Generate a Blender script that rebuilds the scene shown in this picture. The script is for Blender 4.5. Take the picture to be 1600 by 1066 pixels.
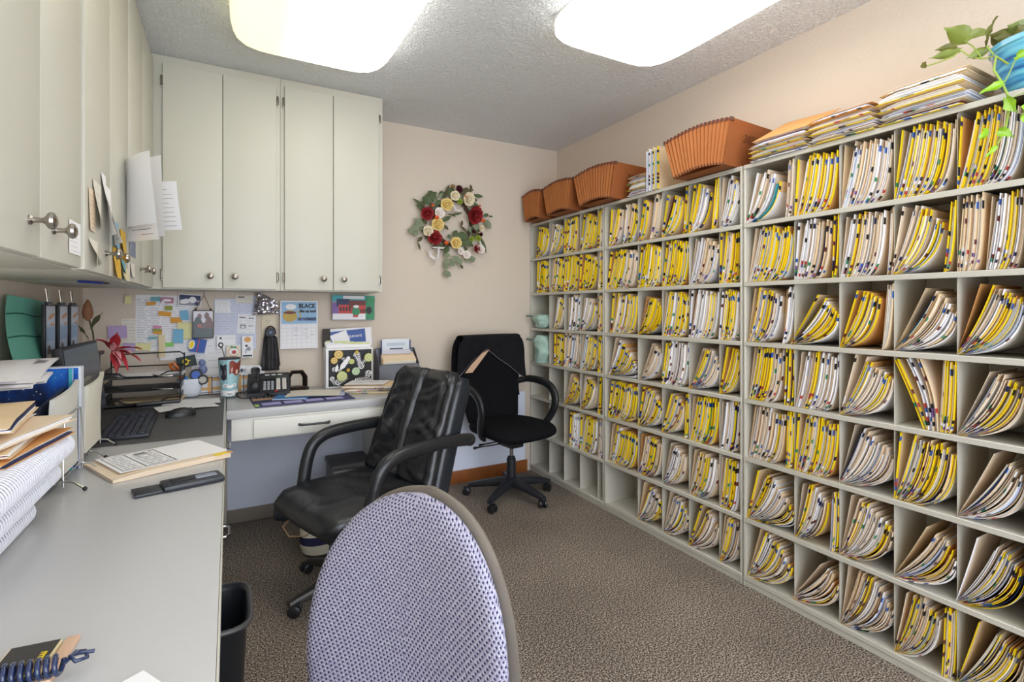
import bpy, bmesh, math, random
from math import sin, cos, pi, radians, sqrt, atan2
from mathutils import Vector, Matrix, noise
C = bpy.context.scene.collection
for o in list(bpy.data.objects): bpy.data.objects.remove(o)
S = bpy.context.scene
# ------------------------------------------------------------------ camera, world, lights, exposure
YAW = radians(28.9); EYE = 1.22; FPX = 800.0; HZ = 482.0
cd = bpy.data.cameras.new('camera'); cam = bpy.data.objects.new('camera', cd); C.objects.link(cam)
cd.sensor_width = 36; cd.lens = 18.0; cd.shift_y = -(533-HZ)/1600.0; cd.clip_start = .02
cam.location = (0, 0, EYE); cam.rotation_euler = (radians(90), 0, -YAW); S.camera = cam
S.view_settings.view_transform = 'Standard'; S.view_settings.look = 'None'
S.view_settings.gamma = 1; S.view_settings.use_curve_mapping = False
S.view_settings.exposure = 0.22
S.cycles.max_bounces = 8; S.cycles.diffuse_bounces = 7; S.cycles.glossy_bounces = 3
S.cycles.transmission_bounces = 4; S.cycles.sample_clamp_indirect = 6
S.cycles.use_denoising = True
w = bpy.data.worlds.new('world'); S.world = w; w.use_nodes = True
bg = w.node_tree.nodes['Background']; bg.inputs[0].default_value = (.86, .92, 1, 1); bg.inputs[1].default_value = 3.5
LIGHT_A, LIGHT_B = 3.3, 3.1
# big soft fill added behind the camera to brighten the room; source unseen
ld = bpy.data.lights.new('unseen_fill', 'AREA'); lo = bpy.data.objects.new('unseen_fill', ld); C.objects.link(lo)
ld.shape = 'RECTANGLE'; ld.size = 2.2; ld.size_y = 1.6; ld.energy = 14; ld.color = (.88, .93, 1)
lo.location = (.8, -1.2, 1.3); lo.rotation_euler = (radians(100), 0, 0)
# ------------------------------------------------------------------ pixel of the 1600x1066 photograph -> point on a real plane of the room
CS, SN = cos(YAW), sin(YAW)
def ray(x, y):
    u = (x-800)/FPX; v = (HZ-y)/FPX
    return Vector((SN+u*CS, CS-u*SN, v))
def onX(x, y, X): r = ray(x, y); t = X/r.x; return Vector((X, r.y*t, EYE+r.z*t))
def onY(x, y, Y): r = ray(x, y); t = Y/r.y; return Vector((r.x*t, Y, EYE+r.z*t))
def onZ(x, y, Z): r = ray(x, y); t = (Z-EYE)/r.z; return Vector((r.x*t, r.y*t, Z))
# ------------------------------------------------------------------ materials
def lin(c): return c/12.92 if c <= .04045 else ((c+.055)/1.055)**2.4
def rgb(h):
    if isinstance(h, str): h = tuple(int(h[i:i+2], 16) for i in (0, 2, 4))
    return tuple(lin(v/255) for v in h)+(1,)
_m = {}
def mat(name, col, rough=.6, metal=0, var=0, vscale=8, bump=0, bscale=40, coat=0, spec=.5, emit=0, alpha=1, trans=0):
    if name in _m: return _m[name]
    m = bpy.data.materials.new(name); m.use_nodes = True; nt = m.node_tree; b = nt.nodes['Principled BSDF']
    c = rgb(col); b.inputs['Base Color'].default_value = c; b.inputs['Roughness'].default_value = rough
    b.inputs['Metallic'].default_value = metal; b.inputs['Specular IOR Level'].default_value = spec
    b.inputs['Coat Weight'].default_value = coat; b.inputs['Coat Roughness'].default_value = .1
    b.inputs['Transmission Weight'].default_value = trans
    if emit: b.inputs['Emission Color'].default_value = c; b.inputs['Emission Strength'].default_value = emit
    tc = nt.nodes.new('ShaderNodeTexCoord')
    if var:
        n = nt.nodes.new('ShaderNodeTexNoise'); n.inputs['Scale'].default_value = vscale; n.inputs['Detail'].default_value = 4
        mx = nt.nodes.new('ShaderNodeMix'); mx.data_type = 'RGBA'
        mx.inputs[6].default_value = tuple(v*(1-var) for v in c[:3])+(1,)
        mx.inputs[7].default_value = tuple(min(1, v*(1+var)) for v in c[:3])+(1,)
        nt.links.new(tc.outputs['Object'], n.inputs['Vector']); nt.links.new(n.outputs['Fac'], mx.inputs[0]); nt.links.new(mx.outputs[2], b.inputs['Base Color'])
    if bump:
        n2 = nt.nodes.new('ShaderNodeTexNoise'); n2.inputs['Scale'].default_value = bscale; n2.inputs['Detail'].default_value = 3
        bp = nt.nodes.new('ShaderNodeBump'); bp.inputs['Strength'].default_value = bump; bp.inputs['Distance'].default_value = .01
        nt.links.new(tc.outputs['Object'], n2.inputs['Vector']); nt.links.new(n2.outputs['Fac'], bp.inputs['Height']); nt.links.new(bp.outputs[0], b.inputs['Normal'])
    _m[name] = m; return m
def ramp(nt, pts):
    r = nt.nodes.new('ShaderNodeValToRGB'); e = r.color_ramp.elements
    while len(e) > 1: e.remove(e[-1])
    e[0].position = pts[0][0]; e[0].color = rgb(pts[0][1])
    for p, c in pts[1:]:
        k = e.new(p); k.color = rgb(c)
    return r
# ------------------------------------------------------------------ mesh builder
def frame(d, up=Vector((0, 0, 1))):
    d = d.normalized()
    if abs(d.dot(up)) > .98: up = Vector((1, 0, 0))
    a = d.cross(up).normalized(); return a, a.cross(d).normalized()
class MB:
    def __init__(s): s.v = []; s.f = []; s.m = []
    def add(s, vs, fs, mi=0):
        n = len(s.v); s.v += [tuple(p) for p in vs]; s.f += [tuple(i+n for i in f) for f in fs]; s.m += [mi]*len(fs); return s
    def box(s, x0, y0, z0, x1, y1, z1, mi=0, M=None):
        x0, x1 = sorted((x0, x1)); y0, y1 = sorted((y0, y1)); z0, z1 = sorted((z0, z1))
        vs = [Vector(p) for p in ((x0,y0,z0),(x1,y0,z0),(x1,y1,z0),(x0,y1,z0),(x0,y0,z1),(x1,y0,z1),(x1,y1,z1),(x0,y1,z1))]
        if M: vs = [M @ p for p in vs]
        return s.add(vs, [(0,3,2,1),(4,5,6,7),(0,1,5,4),(1,2,6,5),(2,3,7,6),(3,0,4,7)], mi)
    def bbox(s, x0, y0, z0, x1, y1, z1, r=.004, mi=0, M=None, seg=2):
        x0, x1 = sorted((x0, x1)); y0, y1 = sorted((y0, y1)); z0, z1 = sorted((z0, z1))
        r = min(r, (x1-x0)*.45, (y1-y0)*.45, (z1-z0)*.45)
        bm = bmesh.new(); bmesh.ops.create_cube(bm, size=1)
        for v in bm.verts: v.co = Vector((x0+(v.co.x+.5)*(x1-x0), y0+(v.co.y+.5)*(y1-y0), z0+(v.co.z+.5)*(z1-z0)))
        bmesh.ops.bevel(bm, geom=bm.edges[:], offset=r, segments=seg, affect='EDGES', profile=.6)
        bm.verts.index_update(); vs = [v.co.copy() for v in bm.verts]; fs = [tuple(v.index for v in f.verts) for f in bm.faces]; bm.free()
        if M: vs = [M @ p for p in vs]
        return s.add(vs, fs, mi)
    def prism(s, pts, axis, a, b, mi=0, M=None):
        # pts: 2D polygon; axis 'x','y','z' = extrusion axis
        def P(p, t): return {'x': Vector((t, p[0], p[1])), 'y': Vector((p[0], t, p[1])), 'z': Vector((p[0], p[1], t))}[axis]
        n = len(pts); vs = [P(p, a) for p in pts]+[P(p, b) for p in pts]
        if M: vs = [M @ p for p in vs]
        return s.add(vs, [tuple(range(n))[::-1], tuple(range(n, 2*n))]+[(i, (i+1) % n, n+(i+1) % n, n+i) for i in range(n)], mi)
    def tube(s, pts, r, n=8, mi=0, closed=False, flat=1.0, up=Vector((0, 0, 1))):
        pts = [Vector(p) for p in pts]; rs = r if isinstance(r, (list, tuple)) else [r]*len(pts); vs = []; N = len(pts); pa = None
        for i, p in enumerate(pts):
            d = (pts[(i+1) % N]-pts[i-1]) if closed else (pts[min(i+1, N-1)]-pts[max(i-1, 0)])
            if d.length < 1e-9: d = Vector((0, 0, 1))
            if pa is None: a, b = frame(d, up)
            else:
                dn = d.normalized(); a = (pa-dn*pa.dot(dn)); a = a.normalized() if a.length > 1e-6 else frame(d, up)[0]; b = a.cross(dn).normalized()
            pa = a
            vs += [p+a*(rs[i]*cos(2*pi*k/n))+b*(rs[i]*flat*sin(2*pi*k/n)) for k in range(n)]
        fs = []
        for i in range(N if closed else N-1):
            j = (i+1) % N
            fs += [(i*n+k, i*n+(k+1) % n, j*n+(k+1) % n, j*n+k) for k in range(n)]
        if not closed: fs += [tuple(range(n))[::-1], tuple(range((N-1)*n, N*n))]
        return s.add(vs, fs, mi)
    def lathe(s, prof, n=24, c=(0, 0, 0), mi=0, M=None, caps=True):
        vs = []; c = Vector(c)
        for r, z in prof: vs += [Vector((max(r, 1e-5)*cos(2*pi*k/n), max(r, 1e-5)*sin(2*pi*k/n), z)) for k in range(n)]
        vs = [(M @ v if M else v)+c for v in vs]
        fs = []
        for i in range(len(prof)-1): fs += [(i*n+k, i*n+(k+1) % n, (i+1)*n+(k+1) % n, (i+1)*n+k) for k in range(n)]
        if caps: fs += [tuple(range(n))[::-1], tuple(range((len(prof)-1)*n, len(prof)*n))]
        return s.add(vs, fs, mi)
    def loft(s, rings, mi=0, caps=True):
        n = len(rings[0]); vs = [p for r in rings for p in r]; fs = []
        for i in range(len(rings)-1): fs += [(i*n+k, i*n+(k+1) % n, (i+1)*n+(k+1) % n, (i+1)*n+k) for k in range(n)]
        if caps: fs += [tuple(range(n))[::-1], tuple(range((len(rings)-1)*n, len(rings)*n))]
        return s.add(vs, fs, mi)
    def grid(s, fn, nu, nv, mi=0):
        vs = [fn(i/nu, j/nv) for j in range(nv+1) for i in range(nu+1)]
        return s.add(vs, [(j*(nu+1)+i, j*(nu+1)+i+1, (j+1)*(nu+1)+i+1, (j+1)*(nu+1)+i) for j in range(nv) for i in range(nu)], mi)
    def ball(s, c, r, n=10, mi=0, sc=(1, 1, 1)):
        c = Vector(c); pr = []
        for i in range(n+1):
            a = -pi/2+pi*i/n; pr.append((cos(a)*r, sin(a)*r))
        vs = []; m = n+4
        for q, z in pr: vs += [c+Vector((max(q, 1e-4)*cos(2*pi*k/m)*sc[0], max(q, 1e-4)*sin(2*pi*k/m)*sc[1], z*sc[2])) for k in range(m)]
        return s.add(vs, [(i*m+k, i*m+(k+1) % m, (i+1)*m+(k+1) % m, (i+1)*m+k) for i in range(n) for k in range(m)], mi)
    def build(s, name, mats, parent=None, smooth=True, ang=38, origin=None, fix=True):
        me = bpy.data.meshes.new(name)
        vs = s.v
        if origin is not None: vs = [(p[0]-origin[0], p[1]-origin[1], p[2]-origin[2]) for p in vs]
        me.from_pydata(vs, [], s.f)
        for m in (mats if isinstance(mats, (list, tuple)) else [mats]): me.materials.append(m)
        if any(s.m): me.polygons.foreach_set('material_index', s.m)
        if fix:
            bm = bmesh.new(); bm.from_mesh(me); bmesh.ops.recalc_face_normals(bm, faces=bm.faces[:]); bm.to_mesh(me); bm.free()
        if smooth:
            me.polygons.foreach_set('use_smooth', [True]*len(me.polygons)); me.set_sharp_from_angle(angle=radians(ang))
        me.update()
        o = bpy.data.objects.new(name, me); C.objects.link(o)
        if parent is not None: o.parent = parent
        elif origin is not None: o.location = origin
        return o
def sring(c, A, B, a, b, n=28, e=2.5, f=None):
    """superellipse ring round c in the plane of A, B"""
    out = []; K = n*5; pl = []; acc = [0.0]
    for k in range(K+1):
        t = 2*pi*k/K; x = cos(t); y = sin(t)
        pl.append((math.copysign(abs(x)**(2/e), x)*a, math.copysign(abs(y)**(2/e), y)*b))
        if k: acc.append(acc[-1]+math.hypot(pl[-1][0]-pl[-2][0], pl[-1][1]-pl[-2][1]))
    j = 0; tot = acc[-1] or 1e-9
    for k in range(n):
        d = tot*k/n
        while j < K-1 and acc[j+1] < d: j += 1
        q = (d-acc[j])/max(1e-12, acc[j+1]-acc[j]); X = pl[j][0]+(pl[j+1][0]-pl[j][0])*q; Y = pl[j][1]+(pl[j+1][1]-pl[j][1])*q
        p = c+A*X+B*Y
        out.append(f(p, X, Y) if f else p)
    return out
def tag(o, label=None, cat=None, group=None, kind=None):
    if label: o['label'] = label
    if cat: o['category'] = cat
    if group: o['group'] = group
    if kind: o['kind'] = kind
    return o
def thing(name, label, cat, loc=(0, 0, 0), rz=0, group=None, rx=0, ry=0):
    o = bpy.data.objects.new(name, None); C.objects.link(o); o.empty_display_size = .05
    o.location = loc; o.rotation_euler = (rx, ry, rz); return tag(o, label, cat, group)
def struct(name, mb, m, parent=None, **k):
    o = mb.build(name, m, parent, **k); o['kind'] = 'structure'; return o
def text_mesh(txt, size, name, m, parent, M, shear=0, align='CENTER', extrude=.0003, sx=1, bold=0):
    cu = bpy.data.curves.new(name, 'FONT'); cu.body = txt; cu.size = size; cu.extrude = extrude; cu.shear = shear; cu.align_x = align; cu.align_y = 'CENTER'; cu.resolution_u = 2; cu.offset = bold
    t = bpy.data.objects.new(name, cu); C.objects.link(t); dg = bpy.context.evaluated_depsgraph_get()
    me = bpy.data.meshes.new_from_object(t.evaluated_get(dg)); bpy.data.objects.remove(t)
    me.transform(M @ Matrix.Diagonal((sx, 1, 1, 1))); me.materials.clear(); me.materials.append(m)
    o = bpy.data.objects.new(name, me); C.objects.link(o); o.parent = parent; return o
def plane_M(o, ax, ay, off=.001):
    ax = Vector(ax).normalized(); ay = Vector(ay).normalized(); n = ax.cross(ay); o = Vector(o)+n*off
    return Matrix(((ax.x, ay.x, n.x, o.x), (ax.y, ay.y, n.y, o.y), (ax.z, ay.z, n.z, o.z), (0, 0, 0, 1)))
class Flat:
    """flat print on a plane: shapes in (a, b) metres from origin o, lifted off the surface layer by layer"""
    def __init__(s, o, ax, ay, lift=.0006):
        s.o = Vector(o); s.a = Vector(ax).normalized(); s.b = Vector(ay).normalized(); s.n = s.a.cross(s.b); s.k = 0; s.lift = lift; s.mb = MB()
    def P(s, x, y): return s.o+s.a*x+s.b*y+s.n*(s.lift+s.k*.00025)
    def poly(s, pts, mi=0):
        s.k += 1; s.mb.add([s.P(*p) for p in pts], [tuple(range(len(pts)))], mi); return s
    def rect(s, x0, y0, x1, y1, mi=0): return s.poly([(x0, y0), (x1, y0), (x1, y1), (x0, y1)], mi)
    def ell(s, cx, cy, rx, ry=None, mi=0, rot=0, n=20):
        ry = ry or rx; c, q = cos(rot), sin(rot)
        return s.poly([(cx+rx*cos(2*pi*k/n)*c-ry*sin(2*pi*k/n)*q, cy+rx*cos(2*pi*k/n)*q+ry*sin(2*pi*k/n)*c) for k in range(n)], mi)
    def leaf(s, cx, cy, l, w_, rot, mi=0):
        c, q = cos(rot), sin(rot); pts = [(0, 0), (.3, .8), (.6, .75), (1, 0), (.6, -.75), (.3, -.8)]
        return s.poly([(cx+x*l*c-y*w_*q, cy+x*l*q+y*w_*c) for x, y in pts], mi)
    def lines(s, x0, x1, y0, y1, n, th=.0012, mi=0, seed=1, ragged=.4):
        r = random.Random(seed); k = s.k+1
        for i in range(n):
            y = y0+(y1-y0)*i/max(1, n-1); x = x0
            while x < x1:
                l = (x1-x0)*r.uniform(.15, .5)
                s.k = k-1; s.rect(x, y-th/2, min(x+l, x1), y+th/2, mi); x += l+(x1-x0)*r.uniform(.03, .06+ragged*.3)
        return s
    def build(s, name, mats, parent, origin=None): return s.mb.build(name, mats, parent, smooth=False, fix=False, origin=origin)
# ------------------------------------------------------------------ palette
M = dict(
 cabinet=mat('cream_cabinet_paint', 'c9c6b9', .42, var=.02, vscale=3, bump=.03, bscale=30),
 counter=mat('grey_laminate', 'bdbdbe', .28, var=.02, vscale=60, spec=.5),
 counter_edge=mat('laminate_edge', 'c6c4b8', .35),
 drawerw=mat('white_drawer_paint', 'e6e4dc', .4),
 steel=mat('beige_grey_steel', 'c4c0b4', .45, var=.015, vscale=4),
 nickel=mat('brushed_nickel', 'a8a29a', .25, 1), chrome=mat('chrome_wire', 'd8d8d8', .15, 1),
 white=mat('white_paper', 'f2f1f4', .8), offwhite=mat('offwhite_paper', 'e6e0d4', .8),
 manila=mat('manila_card', 'e9cfa8', .7, var=.05, vscale=9), orange=mat('kraft_orange_card', 'e2a866', .7, var=.05), yellow=mat('yellow_tab', 'f6d712', .5),
 pinkm=mat('pinkish_card', 'ead6bc', .7), grayp=mat('grey_paper', 'cfccd4', .8), bluep=mat('pale_blue_paper', 'bac6e2', .8),
 navy=mat('navy_ink', '1e2a58', .5), blue=mat('blue_sticker', '2a5fb4', .5), black=mat('black_ink', '17171a', .5), red=mat('red_sticker', 'c23a34', .5),
 green=mat('green_sticker', '2f8a5c', .5), maroon=mat('maroon_sticker', '6e2a22', .5), purple=mat('purple_sticker', '7c5a9e', .5), teal=mat('teal_sticker', '3fa7b4', .5),
 blackp=mat('black_plastic', '1c1d20', .38, bump=.05, bscale=200), darkp=mat('dark_grey_plastic', '3a3b40', .45), inktext=mat('print_ink', '44444c', .7),
 greyink=mat('grey_print', '9a9aa6', .7),
 acc=mat('brown_accordion_card', 'aa6631', .75, var=.08, vscale=6), accs=mat('brown_card_side', '8f4f22', .7, var=.05), accd=mat('dark_tape', '5e3a2c', .6),
)
# ------------------------------------------------------------------ room shell
XL, XR, YB, ZC, YF = -.65, 2.23, 3.32, 2.44, -1.3
def wall_mat():
    m = mat('beige_wall_paint', 'd6c9ba', .75, var=.012, vscale=3, bump=.22, bscale=55); return m
mw = wall_mat()
mc = mat('popcorn_ceiling', 'f0f2f2', .9)
nt = mc.node_tree; b = nt.nodes['Principled BSDF']; tc = nt.nodes.new('ShaderNodeTexCoord')
v1 = nt.nodes.new('ShaderNodeTexNoise'); v1.inputs['Scale'].default_value = 60; v1.inputs['Detail'].default_value = 5; v1.inputs['Distortion'].default_value = 1.2
rp = ramp(nt, [(.38, (0, 0, 0)), (.62, (255, 255, 255))]); bp = nt.nodes.new('ShaderNodeBump'); bp.inputs['Strength'].default_value = .75; bp.inputs['Distance'].default_value = .012
nt.links.new(tc.outputs['Object'], v1.inputs['Vector']); nt.links.new(v1.outputs['Fac'], rp.inputs[0]); nt.links.new(rp.outputs[0], bp.inputs['Height']); nt.links.new(bp.outputs[0], b.inputs['Normal'])
# carpet
mf = mat('brown_loop_carpet', '6b6058', .95, spec=.1); nt = mf.node_tree; b = nt.nodes['Principled BSDF']; tc = nt.nodes.new('ShaderNodeTexCoord')
n1 = nt.nodes.new('ShaderNodeTexNoise'); n1.inputs['Scale'].default_value = 175; n1.inputs['Detail'].default_value = 2
r1 = ramp(nt, [(.36, (62, 54, 47)), (.5, (128, 116, 106)), (.64, (205, 192, 178))])
n2 = nt.nodes.new('ShaderNodeTexNoise'); n2.inputs['Scale'].default_value = 2.2; r2 = ramp(nt, [(.3, (225, 225, 225)), (.7, (255, 255, 255))])
mx = nt.nodes.new('ShaderNodeMix'); mx.data_type = 'RGBA'; mx.blend_type = 'MULTIPLY'; mx.inputs[0].default_value = 1
bp = nt.nodes.new('ShaderNodeBump'); bp.inputs['Strength'].default_value = .8; bp.inputs['Distance'].default_value = .006
for a, c_ in ((tc.outputs['Object'], n1.inputs['Vector']), (tc.outputs['Object'], n2.inputs['Vector']), (n1.outputs['Fac'], r1.inputs[0]), (n2.outputs['Fac'], r2.inputs[0]), (r1.outputs[0], mx.inputs[6]), (r2.outputs[0], mx.inputs[7]), (mx.outputs[2], b.inputs['Base Color']), (n1.outputs['Fac'], bp.inputs['Height']), (bp.outputs[0], b.inputs['Normal'])): nt.links.new(a, c_)
struct('floor', MB().box(XL-.1, YF, -.08, XR+.1, YB+.1, 0), mf)
struct('ceiling', MB().box(XL-.1, YF, ZC, XR+.1, YB+.1, ZC+.1), mc)
struct('wall_back', MB().box(XL-.1, YB, 0, XR+.1, YB+.1, ZC), mw)
struct('wall_right', MB().box(XR, YF, 0, XR+.1, YB, ZC), mw)
struct('wall_left', MB().box(XL-.1, YF, 0, XL, YB, ZC), mw)
struct('wall_tint_1', MB().box(-.01, YB-.006, .06, 1.94, YB, .60), mat('daylight_tint_panel', 'e6ecff', .6, var=.02, bump=.1, bscale=40))  # blue-white daylight cast on the lower wall, put in as a coloured panel
wd = mat('stained_wood', '9a5a2a', .45, var=.25, vscale=14)
struct('baseboard_back', MB().bbox(.98, YB-.02, 0, 1.955, YB-.006, .088, .004), wd)
struct('baseboard_left', MB().bbox(-.01, YB-.018, 0, .98, YB-.006, .075, .003), mat('taupe_vinyl_base', '8f857a', .6))
# ------------------------------------------------------------------ ceiling lights
def light(x0, y0, x1, y1, label, strength, dim):
    cx, cy = (x0+x1)/2, (y0+y1)/2
    t = thing('ceiling_light', label, 'light', (cx, cy, ZC))
    a, b = (x1-x0)/2, (y1-y0)/2
    MB().bbox(-a*.9, -b*.94, -.035, a*.9, b*.94, -.0005, .01).build('housing', mat('white_enamel', 'e8e8e6', .4), t)
    rings = []
    for z, k in ((-.03, .97), (-.036, 1.0), (-.06, 1.0), (-.078, .985), (-.088, .95), (-.092, .88), (-.094, .6), (-.0945, .1)):
        rings.append([Vector((p.x, p.y, z)) for p in sring(Vector((0, 0, 0)), Vector((1, 0, 0)), Vector((0, 1, 0)), a*k, b-(a-a*k), 64, 7.0)])
    m = bpy.data.materials.new('glowing_acrylic_lens'); m.use_nodes = True; nt = m.node_tree; bs = nt.nodes['Principled BSDF']
    bs.inputs['Base Color'].default_value = (.8, .8, .75, 1); bs.inputs['Roughness'].default_value = .4
    bs.inputs['Emission Color'].default_value = (1, .975, .915, 1); bs.inputs['Emission Strength'].default_value = strength
    if dim:   # a weak tube on the left side: the lens glows dim and yellow there
        tcx = nt.nodes.new('ShaderNodeTexCoord'); sp = nt.nodes.new('ShaderNodeSeparateXYZ'); mr = nt.nodes.new('ShaderNodeMapRange')
        mr.inputs[1].default_value = -.16; mr.inputs[2].default_value = .16; mr.inputs[3].default_value = 0; mr.inputs[4].default_value = 1; mr.interpolation_type = 'SMOOTHSTEP'
        mc_ = nt.nodes.new('ShaderNodeMix'); mc_.data_type = 'RGBA'; mc_.inputs[6].default_value = (.86/strength*1.08, .78/strength*1.08, .44/strength*1.08, 1); mc_.inputs[7].default_value = (1, .975, .91, 1)
        nt.links.new(tcx.outputs['Object'], sp.inputs[0]); nt.links.new(sp.outputs[0], mr.inputs[0]); nt.links.new(mr.outputs[0], mc_.inputs[0]); nt.links.new(mc_.outputs[2], bs.inputs['Emission Color'])
    MB().loft(rings).build('diffuser', m, t, ang=60)
light(0, 1.30, .65, 2.53, 'wraparound ceiling light above the back desk, lens yellowish at its left', LIGHT_A, True)
light(1.15, .60, 1.785, 1.83, 'bright white wraparound ceiling light nearer to the shelves of files', LIGHT_B, False)
# ------------------------------------------------------------------ filing shelves
XF = 1.985                        # front plane of the shelving
ROWZ = [.046, .30, .568, .823, 1.074, 1.335, 1.592]; TOPZ = 1.85
ORD = ['first', 'second', 'third', 'fourth', 'fifth', 'sixth', 'seventh', 'eighth', 'ninth', 'tenth', 'eleventh', 'twelfth']
def shelf_unit(yl, yr, divs, label):
    """yl far end, yr near end; divs = y of the dividers"""
    t = thing('filing_shelf', label, 'shelf', (XR, (yl+yr)/2, 0)); O = Vector((XR, (yl+yr)/2, 0))
    def B(name, *a, r=.002): return MB().bbox(*a, r, seg=1).build(name, M['steel'], t, origin=O)
    B('side_panel', XF, yl-.012, 0, XR-.004, yl-.0005, TOPZ); B('side_panel', XF, yr+.0005, 0, XR-.004, yr+.012, TOPZ)
    B('back_panel', XR-.006, yr+.012, .03, XR-.002, yl-.012, TOPZ-.01)
    B('kick_plate', XF+.003, yr+.012, 0, XF+.012, yl-.012, ROWZ[0]-.018)
    for i, z in enumerate(ROWZ+[TOPZ]):
        mb = MB().box(XF+.006, yr+.012, z-.003, XR-.006, yl-.012, z); mb.bbox(XF-.002, yr+.002, z-.019, XF+.006, yl-.002, z+.0, .002, seg=1)
        mb.build('top' if z == TOPZ else 'shelf', M['steel'], t, origin=O)
    zz = ROWZ+[TOPZ]
    for i in range(7):
        for y in divs:
            pts = [(XF+.012, zz[i]+.0), (XR-.007, zz[i]), (XR-.007, zz[i+1]-.004), (XF+.03, zz[i+1]-.004), (XF+.012, zz[i+1]-.022)]
            MB().prism(pts, 'y', y-.0008, y+.0008).build('divider', M['steel'], t, smooth=False, origin=O)
    return t
UA = dict(yl=3.317, yr=2.447, divs=[3.067, 2.883, 2.702, 2.52], name='farthest')
UB = dict(yl=2.443, yr=1.490, divs=[2.163, 1.98, 1.80, 1.62], name='middle')
UC = dict(yl=1.486, yr=.556, divs=[1.258, 1.084, .904, .730], name='nearest')
shelf_unit(UA['yl'], UA['yr'], UA['divs'], 'farthest steel filing shelf section in the corner, partly empty')
shelf_unit(UB['yl'], UB['yr'], UB['divs'], 'middle beige steel filing shelf section with five bays')
shelf_unit(UC['yl'], UC['yr'], UC['divs'], 'nearest beige steel filing shelf section under the potted vine')
# ---- file folders
NS = 16
PM = [M['white'], M['bluep'], M['grayp'], M['offwhite'], M['navy'], M['maroon'], M['pinkm'], M['teal'], mat('white_paper_warm', 'f4f0ea', .8)]
STK = [M['yellow'], M['pinkm'], M['black'], M['blue'], M['red'], M['green'], M['maroon'], M['white'], M['purple'], M['manila'], M['navy']]
def curve(stk, o, L, opn=0):
    """centre line in (y, z) of the layer at offset o of a stack"""
    tip, end, T, zf, slack = stk
    q = o/T if T > 0 else 0
    y0 = tip-(o*slack); y2 = end+(T-o)*.97+opn
    if y0-y2 < .001: y2 = y0-.001
    c = .12+.72*q if not opn else .04
    def pts(z2, n=NS):
        mx, mz = (y0+y2)/2, (zf+z2)/2; cx, cz = mx+(y2-mx)*c, mz+(zf-mz)*c
        out = []
        for i in range(n+1):
            t = i/n; a = (1-t)**2; b = 2*t*(1-t); d = t*t
            out.append((a*y0+b*cx+d*y2, a*zf+b*cz+d*z2))
        return out
    lo_, hi = zf+.005, zf+L
    for _ in range(12):
        m_ = (lo_+hi)/2; p = pts(m_, 6); l = sum(math.hypot(p[i+1][0]-p[i][0], p[i+1][1]-p[i][1]) for i in range(6))
        if l < L: lo_ = m_
        else: hi = m_
    return pts((lo_+hi)/2)
def slab(mb, ca, cb, x0, x1, mis):
    """solid between two curves from x0 to x1; mis = material per segment or one index"""
    n = len(ca)-1; vs = []
    for i in range(n+1):
        vs += [(x0, ca[i][0], ca[i][1]), (x0, cb[i][0], cb[i][1]), (x1, cb[i][0], cb[i][1]), (x1, ca[i][0], ca[i][1])]
    base = len(mb.v); mb.v += vs
    for i in range(n):
        a, b = base+i*4, base+i*4+4; mi = mis[i] if isinstance(mis, list) else mis
        for k in range(4):
            k2 = (k+1) % 4; mb.f.append((a+k, a+k2, b+k2, b+k)); mb.m.append(mi)
    m0 = mis[0] if isinstance(mis, list) else mis
    mb.f.append((base, base+3, base+2, base+1)); mb.m.append(m0); e = base+n*4
    mb.f.append((e, e+1, e+2, e+3)); mb.m.append(m0)
def stickers(r, base, kind):
    s = [base]*NS
    if r.random() < .6: s[NS-2] = r.choice([2, 2, 3, 10])
    if r.random() < .35: k = r.randint(8, 11); s[k] = r.choice([6, 6, 5, 2])
    for k in range(1, 6):
        if r.random() < .5: s[k] = r.choice([2, 10, 3, 4, 7, 7, 8, 5, 6, 2])
    return s
COV = [M['manila'], M['pinkm'], M['orange'], M['white']]
def folder_geo(stk, o0, o1, L, xf, pal, r, opn=0):
    """(cover, tab, papers) builders of one folder of a stack"""
    cov, tab, pap = MB(), MB(), MB(); th = .0011
    dz = r.uniform(-.016, .004); Lf = L+dz
    kind = r.choices(['y', 'm', 'w'], pal)[0]
    ci = {'y': r.choice([0, 0, 2]), 'm': r.choice([0, 1, 1]), 'w': 1}[kind]; ti = {'y': 0, 'm': r.choice([1, 9]), 'w': 7}[kind]
    xj = xf+r.uniform(0, .008); xb = xf+.222
    for a, LL, full in ((o0, Lf-.006, (kind == 'y' and r.random() < .75) or r.random() < .25), (o1-th, Lf, True)):
        op = opn if a == o0 else 0; c1, c2 = curve(stk, a, LL, op), curve(stk, a+th, LL, op)
        slab(cov, c1, c2, xj+(.013 if full else .010), xb, ci)
        if full: slab(tab, c1, c2, xj, xj+.0128, stickers(r, ti, kind))
    t0, t1 = o0+th*1.6, o1-th*1.6; n = max(2, int((t1-t0)/.0028)); w_ = (t1-t0)/n
    for i in range(n):
        if r.random() < .1: continue
        mi = r.choices(range(9), [44, 8, 8, 8, 3, 3, 7, 1.5, 18])[0]
        th_ = w_*(.86 if mi not in (4, 5, 7) else .5)
        LL = Lf-r.uniform(.008, .03); a = t0+i*w_
        sg = mi
        slab(pap, curve(stk, a, LL), curve(stk, a+th_, LL), xj+r.uniform(.003, .014), xb-.005, sg)
    return cov, tab, pap, kind
ALL = []
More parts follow.
